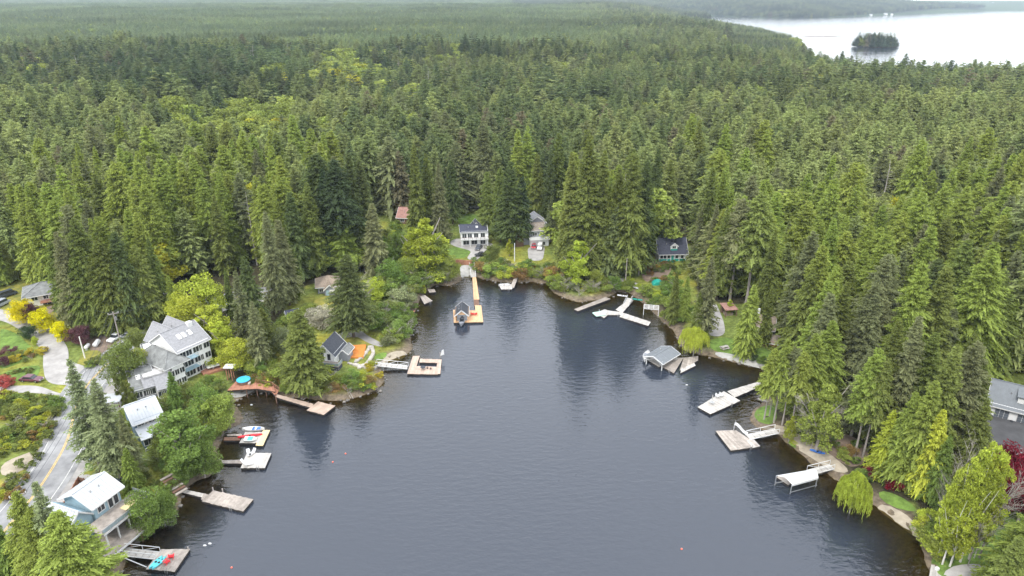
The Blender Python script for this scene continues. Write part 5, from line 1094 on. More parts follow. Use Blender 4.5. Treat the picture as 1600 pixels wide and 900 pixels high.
# ------------------------------------------------------------ docks
def dock(name, quads_, label, cat='dock', top=.55, posts=()):
    """quads_: list of (four photo corners A B C D, boards, material); boards run from edge AB to edge DC"""
    c0 = W(*quads_[0][0][0][:2], top); e = empty(name, (c0.x, c0.y, 0), 0, label, cat); o0 = Vector((c0.x, c0.y, 0))
    for q, n, m in quads_:
        A, B_, C, D = [W(p[0], p[1], p[2] if len(p) > 2 else top)-o0 for p in q]
        for k in range(n):
            g = .06/n*0; s0, s1 = (k+.02)/n, (k+.98)/n; a, b, c, d = A.lerp(B_, s0), A.lerp(B_, s1), D.lerp(C, s1), D.lerp(C, s0)
            j = Vector((0, 0, random.uniform(-.012, .012))); v = (d-a).normalized()*random.uniform(-.06, .06)
            a, b, c, d = a+j-v, b+j-v, c+j+v, d+j+v; t = Vector((0, 0, .06)); B().hexa([a-t, b-t, c-t, d-t, a, b, c, d]).done('plank', m, e)
        t = Vector((0, 0, .07)); u = Vector((0, 0, .42)); ce = (A+B_+C+D)/4; s = lambda p: p.lerp(ce, .015)
        B().hexa([s(A)-t-u, s(B_)-t-u, s(C)-t-u, s(D)-t-u, s(A)-t, s(B_)-t, s(C)-t, s(D)-t]).done('float_frame', M_float, e)
    if len(quads_[0][0]) == 4 and quads_[0][1] > 4:
        A, B_ = [W(p[0], p[1], top)-o0 for p in quads_[0][0][2:4]]; d = (B_-A).normalized(); c = A.lerp(B_, .3); n2 = Vector((d.y, -d.x, 0)); b = B()
        if ((c+n2)-sum(([W(p[0], p[1], top)-o0 for p in quads_[0][0]]), Vector())/4).length < (c-sum(([W(p[0], p[1], top)-o0 for p in quads_[0][0]]), Vector())/4).length: n2 = -n2
        for s in (-.25, .25): b.bar(c+d*s+n2*.08-Vector((0,0,1.4)), c+d*s+n2*.08+Vector((0,0,.7)), .06)
        for k in range(4): b.bar(c-d*.25+n2*.08-Vector((0,0,.9-.35*k)), c+d*.25+n2*.08-Vector((0,0,.9-.35*k)), .05)
        b.done('ladder', M_chrome, e); b = B(); q = A.lerp(B_, .75)
        b.bar(q-d*.22-n2*.25+Vector((0,0,.07)), q+d*.22-n2*.25+Vector((0,0,.07)), .07); b.done('cleat', M_chrome, e)
    for (x, y, h) in posts:
        p = W(x, y, top)-o0; B().tube([p-Vector((0, 0, 2)), p+Vector((0, 0, h))], .13, 7).done('mooring_post', M_barkgrey, e)
    return e
def gangway(pa, pb, w_, label, m=None, rail=True, za=1.3, zb=.6, truss=True, rm=None):
    A = W(*pa, za); Bq = W(*pb, zb); d = Bq-A; ln = d.xy.length; e = empty('gangway', A, math.atan2(d.y, d.x), label, 'gangway'); dz = zb-za
    n = max(4, int(ln/1.2))
    for k in range(n):
        x0, x1 = ln*k/n, ln*(k+.93)/n; z0, z1 = dz*k/n, dz*(k+.93)/n; B().hexa([(x0,-w_/2,z0-.08),(x1,-w_/2,z1-.08),(x1,w_/2,z1-.08),(x0,w_/2,z0-.08),(x0,-w_/2,z0),(x1,-w_/2,z1),(x1,w_/2,z1),(x0,w_/2,z0)]).done('plank', m or M_wgrey, e)
    if rail:
        for s in (-1, 1):
            b = B(); y = s*(w_/2+.05); H_ = 1.05; b.bar((0,y,H_), (ln,y,dz+H_), .09); b.bar((0,y,-.05), (ln,y,dz-.05), .1)
            for k in range(n//2+1): x = ln*k/(n//2); b.bar((x,y,dz*x/ln-.05), (x,y,dz*x/ln+H_), .07); 
            if truss:
                for k in range(n//2): x0, x1 = ln*k/(n//2), ln*(k+1)/(n//2); b.bar((x0,y,dz*x0/ln), (x1,y,dz*x1/ln+H_), .06)
            b.done('railing', rm or M_white, e)
    return e
def put(name, p, rz, label, cat, group=None): return empty(name, p, rz, label, cat, group)
def chair(px, py, z, rz, label, m=M_red, s=1., group=None):
    e = put('adirondack_chair', W(px, py, z), rz, label, 'chair', group); e.scale = (s, s, s)
    B().hexa([(-.3,-.35,.42),(.3,-.35,.42),(.3,.3,.28),(-.3,.3,.28),(-.3,-.35,.46),(.3,-.35,.46),(.3,.3,.32),(-.3,.3,.32)]).done('seat', m, e)
    for k in range(5): x = -.28+k*.14; hh = 1.0-.12*abs(k-2); B().hexa([(x-.06,.28,.3),(x+.06,.28,.3),(x+.06,.33,.3),(x-.06,.33,.3),(x-.06,.28+hh*.35,hh),(x+.06,.28+hh*.35,hh),(x+.06,.33+hh*.35,hh),(x-.06,.33+hh*.35,hh)]).done('back_slat', m, e)
    for s_ in (-1, 1):
        B().box(s_*.42-.08, s_*.42+.08, -.4, .4, .56, .6).done('armrest', m, e); B().box(s_*.36-.04, s_*.36+.04, -.38, -.3, 0, .56).done('leg', m, e); B().bar((s_*.33,-.3,.4), (s_*.33,.5,.02), .06).done('leg', m, e)
    return e
def hull(name, ln, wd, h, m, parent=None, fill=True, inner=None, blunt=.0):
    n = 13; b = B(); rows = []
    for i in range(n):
        t = i/(n-1)*2-1; ww = wd/2*max(.03, (1-abs(t)**2.4)) if not (blunt and t < 0) else wd/2*(1-.12*t*t); x = t*ln/2; zz = h*(1+.35*t*t)
        rows.append([b.bm.verts.new(p) for p in ((x,-ww,zz),(x,-ww*.75,h*.3),(x,0,0),(x,ww*.75,h*.3),(x,ww,zz),(x,ww*.62,zz*.96 if fill else zz*.4),(x,0,zz*1.08 if fill else zz*.35),(x,-ww*.62,zz*.96 if fill else zz*.4))])
    for i in range(n-1):
        for j in range(8): b.bm.faces.new((rows[i][j], rows[i][(j+1) % 8], rows[i+1][(j+1) % 8], rows[i+1][j]))
    b.bm.faces.new(rows[0]); b.bm.faces.new(rows[-1][::-1]); return b.done(name, m, parent, smooth=False)
def kayak(px, py, z, rz, m, label, ln=3.6, wd=.75, nm='kayak', cat='kayak'):
    e = put(nm, W(px, py, z), rz, label, cat); hull('hull', ln, wd, .3, m, e); B().disc((0, 0, .3), wd*.27, .05, 12).done('cockpit', M_black, e); B().box(ln*.2, ln*.3, -wd*.15, wd*.15, .33, .36).done('hatch', M_dark, e); return e
# d1 bottom-left dock
dock('plank_dock', [([(252,858),(297,858),(273,893),(228,889)], 9, M_wgrey)], 'square grey plank dock with two red chairs at the bottom left', posts=((294,858,.5),))
gangway((192,862), (247,868), 1.6, 'white trussed gangway down to the dock with red chairs', M_wpale)
chair(268,872,.56,R(200),'red garden chair nearer the water on the bottom left dock', s=1.0); chair(261,880,.56,R(150),'red garden chair beside the teal kayaks on the bottom left dock', s=1.0)
kayak(244,880,.58,R(72),M_teal,'teal kayak lying on the left of the pair on the bottom left dock',3.0,.8); kayak(249,881,.58,R(70),M_teal,'teal kayak lying nearer the red chairs on the bottom left dock',3.0,.8)
b = B(); A, C = W(190,870,1.2), W(229,886,.5); e = put('mooring_pole', A, 0, 'white pole bracing the bottom left dock to the bank', 'pole'); b.tube([(0,0,0), C-A], .09, 6); b.done('pole', M_white, e)
# d2
dock('plank_dock', [([(333,766),(396,780),(380,799),(315,783)], 14, M_wgrey), ([(287,764),(322,772),(320,778),(284,769)], 12, M_wpale), ([(318,771),(330,773),(326,783),(314,780)], 3, M_wgrey)], 'wide weathered grey plank dock with narrow walkway below the stone steps', posts=((333,766,.7),(348,768,.7)))
# rocky steps
e = put('timber_steps', at(262,755), R(-35), 'dark timber steps leading down to the weathered plank dock', 'steps')
for k in range(7): B().box(k*.75, k*.75+.6, -1.3, 1.3, 1.6-.25*k, 1.75-.25*k).done('step', M_wbrown if k % 2 else M_wgrey, e)
# d3
dock('plank_dock', [([(386,707),(424,708),(414,731),(376,731)], 8, M_wpale), ([(346,719),(380,718),(379,724),(346,724)], 8, M_wgrey)], 'pale square dock cluttered with white loungers south of the yellow dock')
def heap_chair(px, py, label, rz):
    e = put('lounge_chair', W(px, py, .56), rz, label, 'lounger', 'white loungers on the pale square dock'); 
    B().box(-.35, .35, -1.0, .3, .3, .38).done('seat', M_white, e); B().hexa([(-.35,.3,.32),(.35,.3,.32),(.35,.36,.32),(-.35,.36,.32),(-.35,.8,.95),(.35,.8,.95),(.35,.86,.95),(-.35,.86,.95)]).done('backrest', M_white, e)
    for x in (-.3, .3):
        for y in (-.9, .2): B().box(x-.04, x+.04, y-.04, y+.04, 0, .3).done('leg', M_white, e)
heap_chair(389,710,'white lounger at the back corner of the pale square dock',R(30)); heap_chair(395,709,'white lounger second from the back corner of the pale square dock',R(-20)); heap_chair(383,724,'white lounger at the front left corner of the pale square dock',R(80)); heap_chair(387,727,'white lounger by the front edge of the pale square dock',R(110))
# d4
dock('plank_dock', [([(411,672),(422,672),(411,696),(399,696)], 3, M_wyel), ([(383,675),(411,675),(403,692),(374,692)], 7, M_wpale), ([(350,683),(377,683),(375,688),(349,688)], 7, M_wbrown), ([(355,678),(378,678),(378,681),(355,681)], 5, M_wgrey)], 'dock with a bright new yellow board platform at its end and boats stored on it')
e = put('dinghy', W(396,672,.6), R(2), 'white dinghy with blue seat lying on the yellow-ended dock', 'boat'); hull('hull', 5.0, 1.5, .5, M_white, e, False); B().box(-.2, .25, -.6, .6, .35, .45).done('seat', mat('blue_plastic', (.05,.16,.5), .5), e); B().box(.8, 1.6, -.5, .5, .38, .46).done('cover', mat('blue_plastic', (.05,.16,.5), .5), e)
kayak(391,682,.66,R(14),M_red,'red kayak on the yellow-ended dock',5.2,.9)
e = put('pedal_boat', W(392,688,.66), R(4), 'small white pedal boat with teal seats on the yellow-ended dock', 'boat'); hull('hull', 2.7, 1.8, .45, M_white, e, True, blunt=1); B().box(-.6, .5, -.6, -.08, .45, .62).done('seat', M_teal, e); B().box(-.6, .5, .08, .6, .45, .62).done('seat', M_teal, e)
# d5 red-brown boardwalk
dock('boardwalk', [([(370,594,2.2),(400,596,2.2),(401,607,2.2),(355,610,2.2)], 14, M_wred), ([(399,597,2.1),(428,602,1.9),(430,612,1.9),(401,607,2.1)], 8, M_wred), ([(424,602,1.9),(436,610,1.4),(431,619,1.4),(420,608,1.9)], 5, M_wred), ([(433,616,1.3),(490,631,.6),(486,637,.6),(430,620,1.3)], 20, M_wpink), ([(497,627,.58),(524,634,.58),(506,648,.58),(479,641,.58)], 11, M_wpink)], 'winding red-brown boardwalk and deck ending in a square pinkish float', 'boardwalk')
bw = B(); 
for x, y in ((370,598),(385,609),(401,607),(415,608),(430,615),(431,619)): p = W(x, y, 2); bw.bar((p.x, p.y, -1), (p.x, p.y, 1.8), .2)
o = bw.done('boardwalk_posts', M_wbrown); tag(o, 'dark support posts under the winding red-brown boardwalk', 'posts')
ps = [W(400,597,2.15), W(425,602,2.0), W(437,611,1.45)]; e = put('boardwalk_railing', ps[0], 0, 'red-brown railing along the bend of the boardwalk', 'railing'); railing(e, [p-ps[0] for p in ps], .9, M_wred)
e = put('hot_tub', W(381,597,2.3), 0, 'round tub with bright blue cover on the red-brown deck', 'hot tub'); b = B(); b.disc((0,0,0), 1.6, .7, 18); b.done('shell', M_wbrown, e); b = B(); b.disc((0,0,.7), 1.65, .14, 18); b.done('cover', mat('blue_cover', (.06,.42,.65), .5, .15, 2), e); B().box(1.4, 2.0, -1.2, 0, .0, .35).done('step', M_wgrey, e)
e = put('awning_frame', at(356,594), 0, 'small white-topped timber shelter at the head of the red-brown deck', 'shelter'); b = B(); [b.bar((x, y, -1), (x, y, 3.6), .16) for x in (0, 1.2) for y in (0, 1.2)]; b.done('post_frame', M_wred, e); B().box(-.5, 2.0, -.5, 1.7, 3.6, 3.75).done('roof', M_white, e)
e = put('patio_deck', at(318,588), R(38), 'small red-brown patio with white table behind the three-storey building', 'patio'); B().box(0, 6, 0, 4, -.5, .5).done('platform', M_wred, e); B().box(1.5, 4.5, 1, 2.6, 1.2, 1.28).done('table_top', M_white, e); B().box(2.8, 3.2, 1.6, 2, .5, 1.2).done('table_base', M_white, e)
# d6 U dock on the point
dock('plank_dock', [([(645,556),(656,556),(647,584),(636,584)], 3, M_wpink), ([(656,560.5),(690,561.5),(689,567),(655,566)], 7, M_wpink), ([(654,566),(655,571),(683,571),(682,574)] and [(647,572),(686,573),(684,585),(643,584)], 9, M_wpink), ([(684,562),(690,562),(688,584),(680,584)], 2, M_wpink)], 'pinkish-brown square dock with an open slip and a white post off the point', posts=((688,557,1.2),))
gangway((588,569), (637,574), 1.5, 'long white gangway crossing from the point to the pinkish-brown dock', M_wpale, truss=True)
e = put('patio_set', W(661,577,.6), 0, 'dark patio table with low stools on the pinkish-brown dock', 'table'); b = B(); b.disc((0,0,.62), .7, .06, 12); b.done('table_top', M_dark, e); B().box(-.07, .07, -.07, .07, 0, .62).done('leg', M_dark, e)
for x, y in ((668,576),(673,577)): e = put('stool', W(x, y, .6), 0, 'low brown stool, %s of two beside the dark dock table' % ('nearer' if x == 668 else 'farther'), 'stool'); b = B(); b.disc((0,0,.38), .28, .06, 10); b.done('seat', M_wbrown, e); B().box(-.2, .2, -.03, .03, 0, .38).done('leg', M_dark, e)
e = put('flag_panel', W(688,556,1.6), R(20), 'small white sail-like panel on the corner post of the pinkish-brown dock', 'flag'); B().hexa([(0,0,0),(1.1,0,.2),(1.1,.05,.2),(0,.05,0),(.5,0,1.6),(1.0,0,1.7),(1.0,.05,1.7),(.5,.05,1.6)]).done('panel', M_white, e)
# orange patio on the point
e = put('patio_deck', at(543,560), R(5), 'orange stained patio with black grill on the point', 'patio'); B().box(0, 4.2, 0, 7, -.6, .35).done('platform', mat('orange_stain', (.62,.22,.05), .8, .15, 1, .2), e)
e = put('grill', at(549,549)+Vector((0,0,.35)), .3, 'black barbecue grill standing on the orange patio', 'grill'); B().box(-.7, .7, -.35, .35, .5, .85).done('firebox', M_black, e); b = B(); b.prismx([(-.35,.86),(.35,.86),(.25,1.2),(-.1,1.25)], -.7, .7); b.done('lid', M_black, e); B().box(-1.2, -.72, -.3, .3, .78, .84).done('side_shelf', M_dark, e); B().box(-.6, .6, -.3, .3, 0, .45).done('cabinet', M_black, e)
e = put('spa', at(534,552), .3, 'square tub with pale blue cover between house and orange patio', 'hot tub'); B().box(-1, 1, -1, 1, -.3, .9).done('shell', M_wbrown, e); B().box(-1.05, 1.05, -1.05, 1.05, .9, 1.02).done('cover', mat('pale_blue_cover', (.3,.55,.68), .5, .1, 2), e)
# stone terraces on the point
e = put('stone_terrace', at(565,560), 0, 'curved pale boulder terraces stepping down beside the orange patio', 'retaining wall'); o0 = at(565,560)
for ln_, n_ in (([(556,566),(566,558),(575,548),(577,542)], 16), ([(562,575),(576,566),(584,552),(580,542)], 20), ([(545,568),(560,572),(580,577),(592,573)], 16)):
    for k in range(n_):
        t = k/(n_-1)*(len(ln_)-1); i = min(int(t), len(ln_)-2); f = t-i; p = at(ln_[i][0]*(1-f)+ln_[i+1][0]*f, ln_[i][1]*(1-f)+ln_[i+1][1]*f)-o0; s = random.uniform(.35, .65)
        B().hexa([p+Vector((a*s*random.uniform(.7,1), c*s*random.uniform(.7,1), z_*s)) for z_ in (-.3, .7) for a, c in ((-1,-1),(1,-1),(1,1),(-1,1))]).done('stone', mat('pale_stone', (.40,.37,.33), .9, .2, 1.5, .4, rnd=.2), e)
# d7 boathouse dock
dock('boathouse_dock', [([(738,433),(744,433),(749,468),(740,468)], 2, M_worange), ([(740,468),(748,468),(749,478),(741,478)], 3, M_wbrown), ([(742,477),(752,477),(755,502),(744,502)], 3, M_worange), ([(731,485),(743,485),(744,502),(732,502)], 4, M_worange), ([(708,484),(713,484),(714,503),(709,503)], 2, M_worange), ([(709,501),(755,500),(755,503),(709,504)], 9, M_worange)], 'long new cedar dock running out to the small boathouse', 'dock')
gangway((737,414), (740,433), 1.6, 'short pale ramp from the brown wall to the long cedar dock', M_wpale, truss=False, za=2.2)
A, C = W(712,503.5,.6), W(731,503.2,.6); wd = (C-A).length; e = put('boathouse', A+Vector((0,.3,0)), math.atan2((C-A).y, (C-A).x), 'small cedar boathouse with black gable roof over the water', 'boathouse')
dpb = 6.0; b = B(); [b.bar((x, y, -.5), (x, y, 2.3), .22) for x in (0, wd) for y in (0, dpb/2, dpb)]; b.done('post_frame', M_worange, e); b = B(); b.prism([(.0,2.3),(wd,2.3),(wd*.5,3.8)], 0, .12); b.done('gable_boards', M_worange, e); B().box(-.12, -.01, .4, dpb, .3, 2.3).done('side_wall', M_worange, e); B().box(wd+.01, wd+.12, .4, dpb, .3, 2.3).done('side_wall', M_worange, e)
gable_roof(e, 0, wd, 0, dpb, 2.35, 3.9, M_dark, 'y', .35, .15)
e = put('motor_boat', A+Vector((wd*.5, .2, -.35)), R(90), 'dark grey boat moored under the small black-roofed boathouse', 'boat'); hull('hull', 5.6, 1.9, .8, M_sidgrey, e, True); B().box(-.8, .6, -.6, .6, .75, 1.15).done('windscreen', M_glass, e)
for i, x in enumerate((738, 743)): chair(x, 492, .57, R(180+30*i), 'red deck chair on the cedar dock, %s the boathouse' % ('nearer' if i == 0 else 'farther from'), s=1.0)
e = put('retaining_wall', at(692,411), math.atan2((at(744,415)-at(692,411)).y, (at(744,415)-at(692,411)).x), 'red-brown timber retaining wall between lawn and boat ramp', 'retaining wall'); LW = (at(744,415)-at(692,411)).xy.length
for k in range(10): B().box(LW*k/10+.02, LW*(k+.95)/10, 0, .25, -.6, 1.5+.05*(k % 3)).done('panel', M_wred, e)
# d8
dock('plank_dock', [([(779,444),(803,444),(800,452),(783,452)], 6, M_wpale), ([(803,435,1.2),(810,432,1.4),(803,450,.6),(798,446,.6)], 3, M_wgrey)], 'small pale dock with triangular ramp under the north bank')
e = put('runabout', W(788,447,.35), R(5), 'small white runabout tied at the north bank dock', 'boat'); hull('hull', 3.8, 1.5, .6, M_white, e, False); B().box(-.3, .2, -.6, .6, .4, .55).done('seat', M_wgrey, e)
# d9 d10
dock('plank_dock', [([(897,483),(903,486),(954,467),(946,464)], 2, M_wgrey)], 'narrow weathered log dock pointing out from the brown bank')
dock('plank_dock', [([(960,483,.5),(976,487,.5),(1015,508,.5),(1018,503,.5)] and [(950,485),(973,488),(975,492),(946,492)], 7, M_wpale), ([(972,488),(1017,503),(1013,509),(968,495)], 16, M_wpale), ([(962,484),(984,466),(990,469),(972,489)], 3, M_wpale), ([(930,489),(945,483),(955,487),(944,497)], 5, M_wpale)], 'long cream T-shaped dock below the teal cottage')
e = put('swim_raft', W(936,491,.62), R(20), 'pale green swim raft lashed to the end of the cream T-shaped dock', 'raft'); B().box(-1.6, 1.6, -1.4, 1.4, 0, .25).done('platform', mat('pale_green_mat', (.45,.62,.52), .7), e); B().bar((0,0,.25), (0,0,1.6), .1).done('mast', M_white, e)
gangway((984,466), (978,478), 1.5, 'short white gangway to the cream T-shaped dock', M_wpale, truss=True)
A = W(1006,482,2.2); e = put('boat_lift_frame', A, R(-12), 'skeletal white boat lift frame standing in the shallows', 'boat lift')
b = B(); [b.bar((x, y, -3), (x, y, 0), .16) for x in (0, 4.5) for y in (0, 3)]; b.done('post_frame', M_white, e); b = B(); [b.bar((0, y, 0), (4.5, y, 0), .16) for y in (0, 1, 2, 3)]; [b.bar((x, 0, .08), (x, 3, .08), .14) for x in (0, 1.5, 3, 4.5)]; b.done('top_frame', M_trim, e)
for x, y, lb in ((972,463,'teal kayak pulled up on the bank above the T-shaped dock'), (996,469,'small green boat on the bank right of the white gangway')): kayak(x, y, 1.2, R(-20), M_teals if x > 980 else M_white, lb if x > 980 else 'small white boat drawn up on the bank above the log dock', 3.2, .9, 'small_boat', 'boat')
e = put('tarp_heap', at(1028,446), 0, 'teal tarpaulin draped over a heap at the end of the gravel path', 'tarpaulin'); b = B(); b.prism([(-1.8,-.2),(1.8,-.2),(1.5,.9),(.6,1.4),(-.7,1.2),(-1.5,.6)], 0, 2.6); b.done('cover', M_teals, e, bev=.15)
# d11 boat shelter
dock('plank_dock', [([(1040,558),(1068,559),(1053,583),(1031,571)], 9, M_wgrey), ([(1068,559),(1091,556),(1091,563),(1062,579)], 6, M_wgrey), ([(1064,576),(1085,567),(1087,571),(1063,583)], 3, M_wpale)], 'broad grey-brown dock beside the grey-roofed boat shelter', posts=((1046,562,.8),))
dock('plank_dock', [([(1008,560),(1018,557),(1034,570),(1030,573)], 3, M_wpale)], 'narrow pale finger dock on the lake side of the boat shelter')
A, C = W(1010,566,.6), W(1034,576,.6); d = C-A; e = put('boat_shelter', A+Vector((0,0,0)), math.atan2(d.y, d.x)+R(0), 'grey gable-roofed open boat shelter on white posts', 'boat shelter'); wd = d.length
ln = 6.8; b = B(); [b.bar((x, y, -1), (x, y, 2.1), .2) for x in (0, wd) for y in (0, ln)]; b.done('post', M_white, e); b = B(); [b.bar((0, y, .8), (wd*.5, y, 2.1), .12) for y in (0, ln)]; [b.bar((wd, y, .8), (wd*.5, y, 2.1), .12) for y in (0, ln)]; b.done('brace', M_white, e)
gable_roof(e, 0, wd, 0, ln, 2.1, 3.0, M_metalg, 'y', .7, .15, ribs=.8)
kb = put('motor_boat', A+Vector((wd*.5*math.cos(math.atan2(d.y, d.x))-1.2, 2.8, -.2)), R(70), 'white motor boat hanging under the grey boat shelter', 'boat'); hull('hull', 5.5, 1.9, .8, M_white, kb, False); B().box(-.5, .9, -.7, .7, .55, .95).done('cabin', M_sidgrey, kb)
# d12 L
dock('plank_dock', [([(1090,636),(1131,611),(1157,626),(1110,647)], 12, M_wpale), ([(1136,611),(1186,596),(1194,601),(1148,621)], 14, M_wpale)], 'long bare L-shaped concrete-pale dock reaching out from the east trees')
e = put('dock_table', W(1112,632,.6), .3, 'small pale pedestal table with furled parasol on the L-shaped dock', 'table'); b = B(); b.disc((0,0,.7), .6, .05, 12); b.done('table_top', M_chrome, e); b = B(); b.tube([(0,0,0),(0,0,2.6)], [.05,.05], 6); b.done('pole', M_white, e); b = B(); b.tube([(0,0,1.5),(0,0,2.7)], [.16,.05], 7); b.done('furled_canopy', M_wpale, e)
for i, x in enumerate((1121, 1127)): chair(x, 621-i*1.5, .57, R(30), 'white deck chair on the L-shaped dock, %s the table' % ('nearer' if i == 0 else 'farther from'), M_white)
A, C = W(1184,623,.35), W(1213,633,.5); e = put('driftwood_log', A, 0, 'pale driftwood log lying in the shallows beside the lawn lobe', 'log'); b = B(); b.tube([(0,0,0), (C-A)*.5+Vector((0,0,.05)), C-A], [.28,.24,.16], 7); b.done('log', M_barkgrey, e)
for (xa, ya, xb, yb, lb) in ((541,610,548,622,'left of two bare poles leaning into the water off the point'), (546,612,552,623,'right of two bare poles leaning into the water off the point')):
    A, C = W(xa, ya, 1.0), W(xb, yb, .1); e = put('leaning_pole', A, 0, lb, 'pole'); b = B(); b.tube([(0,0,0), C-A], [.12,.09], 6); b.done('log', M_barkgrey, e)
# d13
dock('plank_dock', [([(1118,673),(1150,672),(1187,697),(1142,704)], 12, M_worange if False else M_wgrey), ([(1166,688),(1176,684),(1188,697),(1176,700)], 2, M_wpale)], 'square brown-grey dock with a raised ramp below the lawn lobe')
b = B(); A = W(1147,672,.6); e = put('swim_slide', A, R(-30), 'white curved slide standing on the brown-grey dock', 'slide')
b = B(); [b.slab([(x, -.5, z0), (x+.5, -.5, z1), (x+.5, .5, z1), (x, .5, z0)], .08) for x, z0, z1 in ((0,1.8,1.7),(.5,1.7,1.35),(1,1.35,.9),(1.5,.9,.45),(2,.45,.2),(2.5,.2,.15))]; b.done('chute', M_white, e); b = B(); [b.bar((0, y, 0), (0, y, 2.3), .08) for y in (-.45, .45)]; [b.bar((-.1, -.45, z_), (-.1, .45, z_), .07) for z_ in (.4, .8, 1.2, 1.6)]; b.done('ladder', M_chrome, e)
gangway((1214,673), (1168,683), 1.7, 'white trussed gangway from the sandy landing to the brown-grey dock', M_wpale)
# d14 canopy boat lift
dock('plank_dock', [([(1213,745),(1222,742),(1240,752),(1232,758)], 3, M_wgrey), ([(1262,737),(1292,728),(1302,733),(1275,742)], 8, M_wgrey)], 'short walkway dock behind the white boat canopy')
gangway((1300,729), (1264,738), 1.4, 'white railed gangway beside the boat canopy', M_wpale)
A = W(1220,748,2.6); e = put('boat_canopy', W(1222,754,0), R(0), 'white fabric boat canopy on a steel lift by the yellow willow', 'boat lift'); o0 = W(1222,754,0)
cs = [W(1213,743,2.4)-o0, W(1271,733,2.4)-o0, W(1279,746,2.4)-o0, W(1238,757,2.4)-o0]
mp = [(cs[0]+cs[3])/2+Vector((0,0,.7)), (cs[1]+cs[2])/2+Vector((0,0,.7))]
b = B(); b.slab([cs[0], cs[1], mp[1], mp[0]], .06); b.slab([mp[0], mp[1], cs[2], cs[3]], .06); b.slab([cs[3]-Vector((0,0,.45)), cs[2]-Vector((0,0,.45)), cs[2], cs[3]], .05) ; b.done('canopy', M_white, e)
b = B(); [b.bar((c.x*.97, c.y*.97, -2), (c.x*.97, c.y*.97, 2.35), .14) for c in cs]; b.done('post', M_chrome, e); b = B(); b.bar(cs[3]-Vector((0,0,1.9)), cs[2]-Vector((0,0,1.9)), .12); b.bar(cs[0]-Vector((0,0,1.9)), cs[1]-Vector((0,0,1.9)), .12); b.done('lift_beam', M_chrome, e)
# d15, d16
dock('plank_dock', [([(1455,882),(1481,885),(1479,912),(1450,910)], 6, M_wpale)], 'pale dock corner at the bottom right below the birches'); e = put('dock_box', W(1464,890,.6), .2, 'small round white tub on the bottom right dock', 'tub'); b = B(); b.disc((0,0,0), .35, .4, 12); b.done('shell', M_white, e)
dock('plank_dock', [([(656,463),(664,461),(676,470),(663,475)], 5, M_wgrey), ([(668,452),(679,452),(681,456),(671,457)], 4, M_wgrey)], 'ruined grey dock fragments under the bushes of the west inlet')
dock('plank_dock', [([(640,497),(646,484),(649,485),(643,500)], 3, M_wred), ], 'narrow broken walkway hugging the west inlet bank')
e = put('landing_stage', at(1224,672), R(-20), 'weathered sandy landing where the east gangway meets the bank', 'landing'); B().box(-2, 2.5, -1.2, 1.2, -1, .25).done('platform', M_sand, e)
# ------------------------------------------------------------ vehicles
def car(p, rz, label, col, kind='sedan', ln=4.5, cat='car', open_=False):
    e = put({'sedan': 'parked_car', 'pickup': 'pickup_truck', 'van': 'parked_van', 'trailer': 'travel_trailer'}[kind], p, rz, label, cat); m = mat('car_paint_%.2f_%.2f_%.2f' % col, col, .3, .04, 1, spec=.6); w_ = .92
    if kind == 'sedan': prof = [(-ln/2,.35),(ln/2,.35),(ln/2,.75),(ln*.28,.92),(-ln*.38,.95),(-ln/2,.85)]; cab = [(-ln*.36,.95),(ln*.22,.92),(ln*.08,1.42),(-ln*.24,1.45)]
    elif kind == 'pickup': prof = [(-ln/2,.45),(ln/2,.45),(ln/2,.95),(ln*.24,1.08),(-ln/2,1.05)]; cab = [(-ln*.12,1.08),(ln*.24,1.08),(ln*.14,1.75),(-ln*.08,1.78)]
    else: prof = [(-ln/2,.4),(ln/2,.4),(ln/2,1.0),(ln*.36,1.2),(-ln/2,1.2)]; cab = [(-ln*.48,1.2),(ln*.36,1.2),(ln*.26,2.0),(-ln*.46,2.05)]
    b = B(); b.prism(prof, -w_, w_); b.done('body', m, e, bev=.05); b = B(); b.prism(cab, -w_*.88, w_*.88); cb = b.done('cabin', M_glass, e, bev=.04)
    x0, x1 = min(c[0] for c in cab[2:]), max(c[0] for c in cab[2:]); zt = max(c[1] for c in cab); B().box(x0-.05, x1+.05, -w_*.86, w_*.86, zt-.04, zt+.05).done('roof', m, e, bev=.02)
    if kind == 'pickup': B().box(-ln/2+.1, -ln*.13, -w_*.82, w_*.82, 1.055, 1.07).done('truck_bed', M_dark, e)
    for sx in (-.31, .31):
        for sy in (-1, 1):
            b = B(); b.tube([(ln*sx, sy*(w_-.14), .34), (ln*sx, sy*(w_+.04), .34)], .34, 12); t = b.done('wheel', M_tyre, e); b = B(); b.tube([(ln*sx, sy*(w_+.04), .34), (ln*sx, sy*(w_+.06), .34)], .18, 8); b.done('rim', M_chrome, t)
    for sy in (-1, 1): B().box(ln/2-.02, ln/2+.04, sy*.6-.16, sy*.6+.16, .6, .76).done('headlight', M_lamp, e)
    B().box(ln/2-.03, ln/2+.06, -.85, .85, .38, .5).done('bumper', M_chrome, e); return e
car(at(183,530), R(255), 'white pickup truck parked beside the road under the utility pole', (.78,.78,.78), 'pickup', 5.4, 'pickup')
car(at(199,527), R(200), 'grey sports car parked behind the white pickup at the tree edge', (.25,.26,.28), 'sedan', 4.6)
car(at(108,489), R(25), 'red car parked below the white bungalow', (.45,.01,.04), 'sedan', 4.6)
car(at(50,595), R(-4), 'dark maroon vintage car parked on the lower left gravel drive', (.11,.03,.05), 'sedan', 5.3)
car(at(748,389), R(255), 'dark grey car in front of the white two-storey house', (.06,.07,.09), 'sedan', 4.6)
car(at(751,400), R(200), 'black car half hidden behind the drive hedge', (.015,.015,.02), 'sedan', 4.4)
car(at(834,387), R(265), 'red car parked before the weathered terrace house', (.42,.015,.03), 'sedan', 4.4)
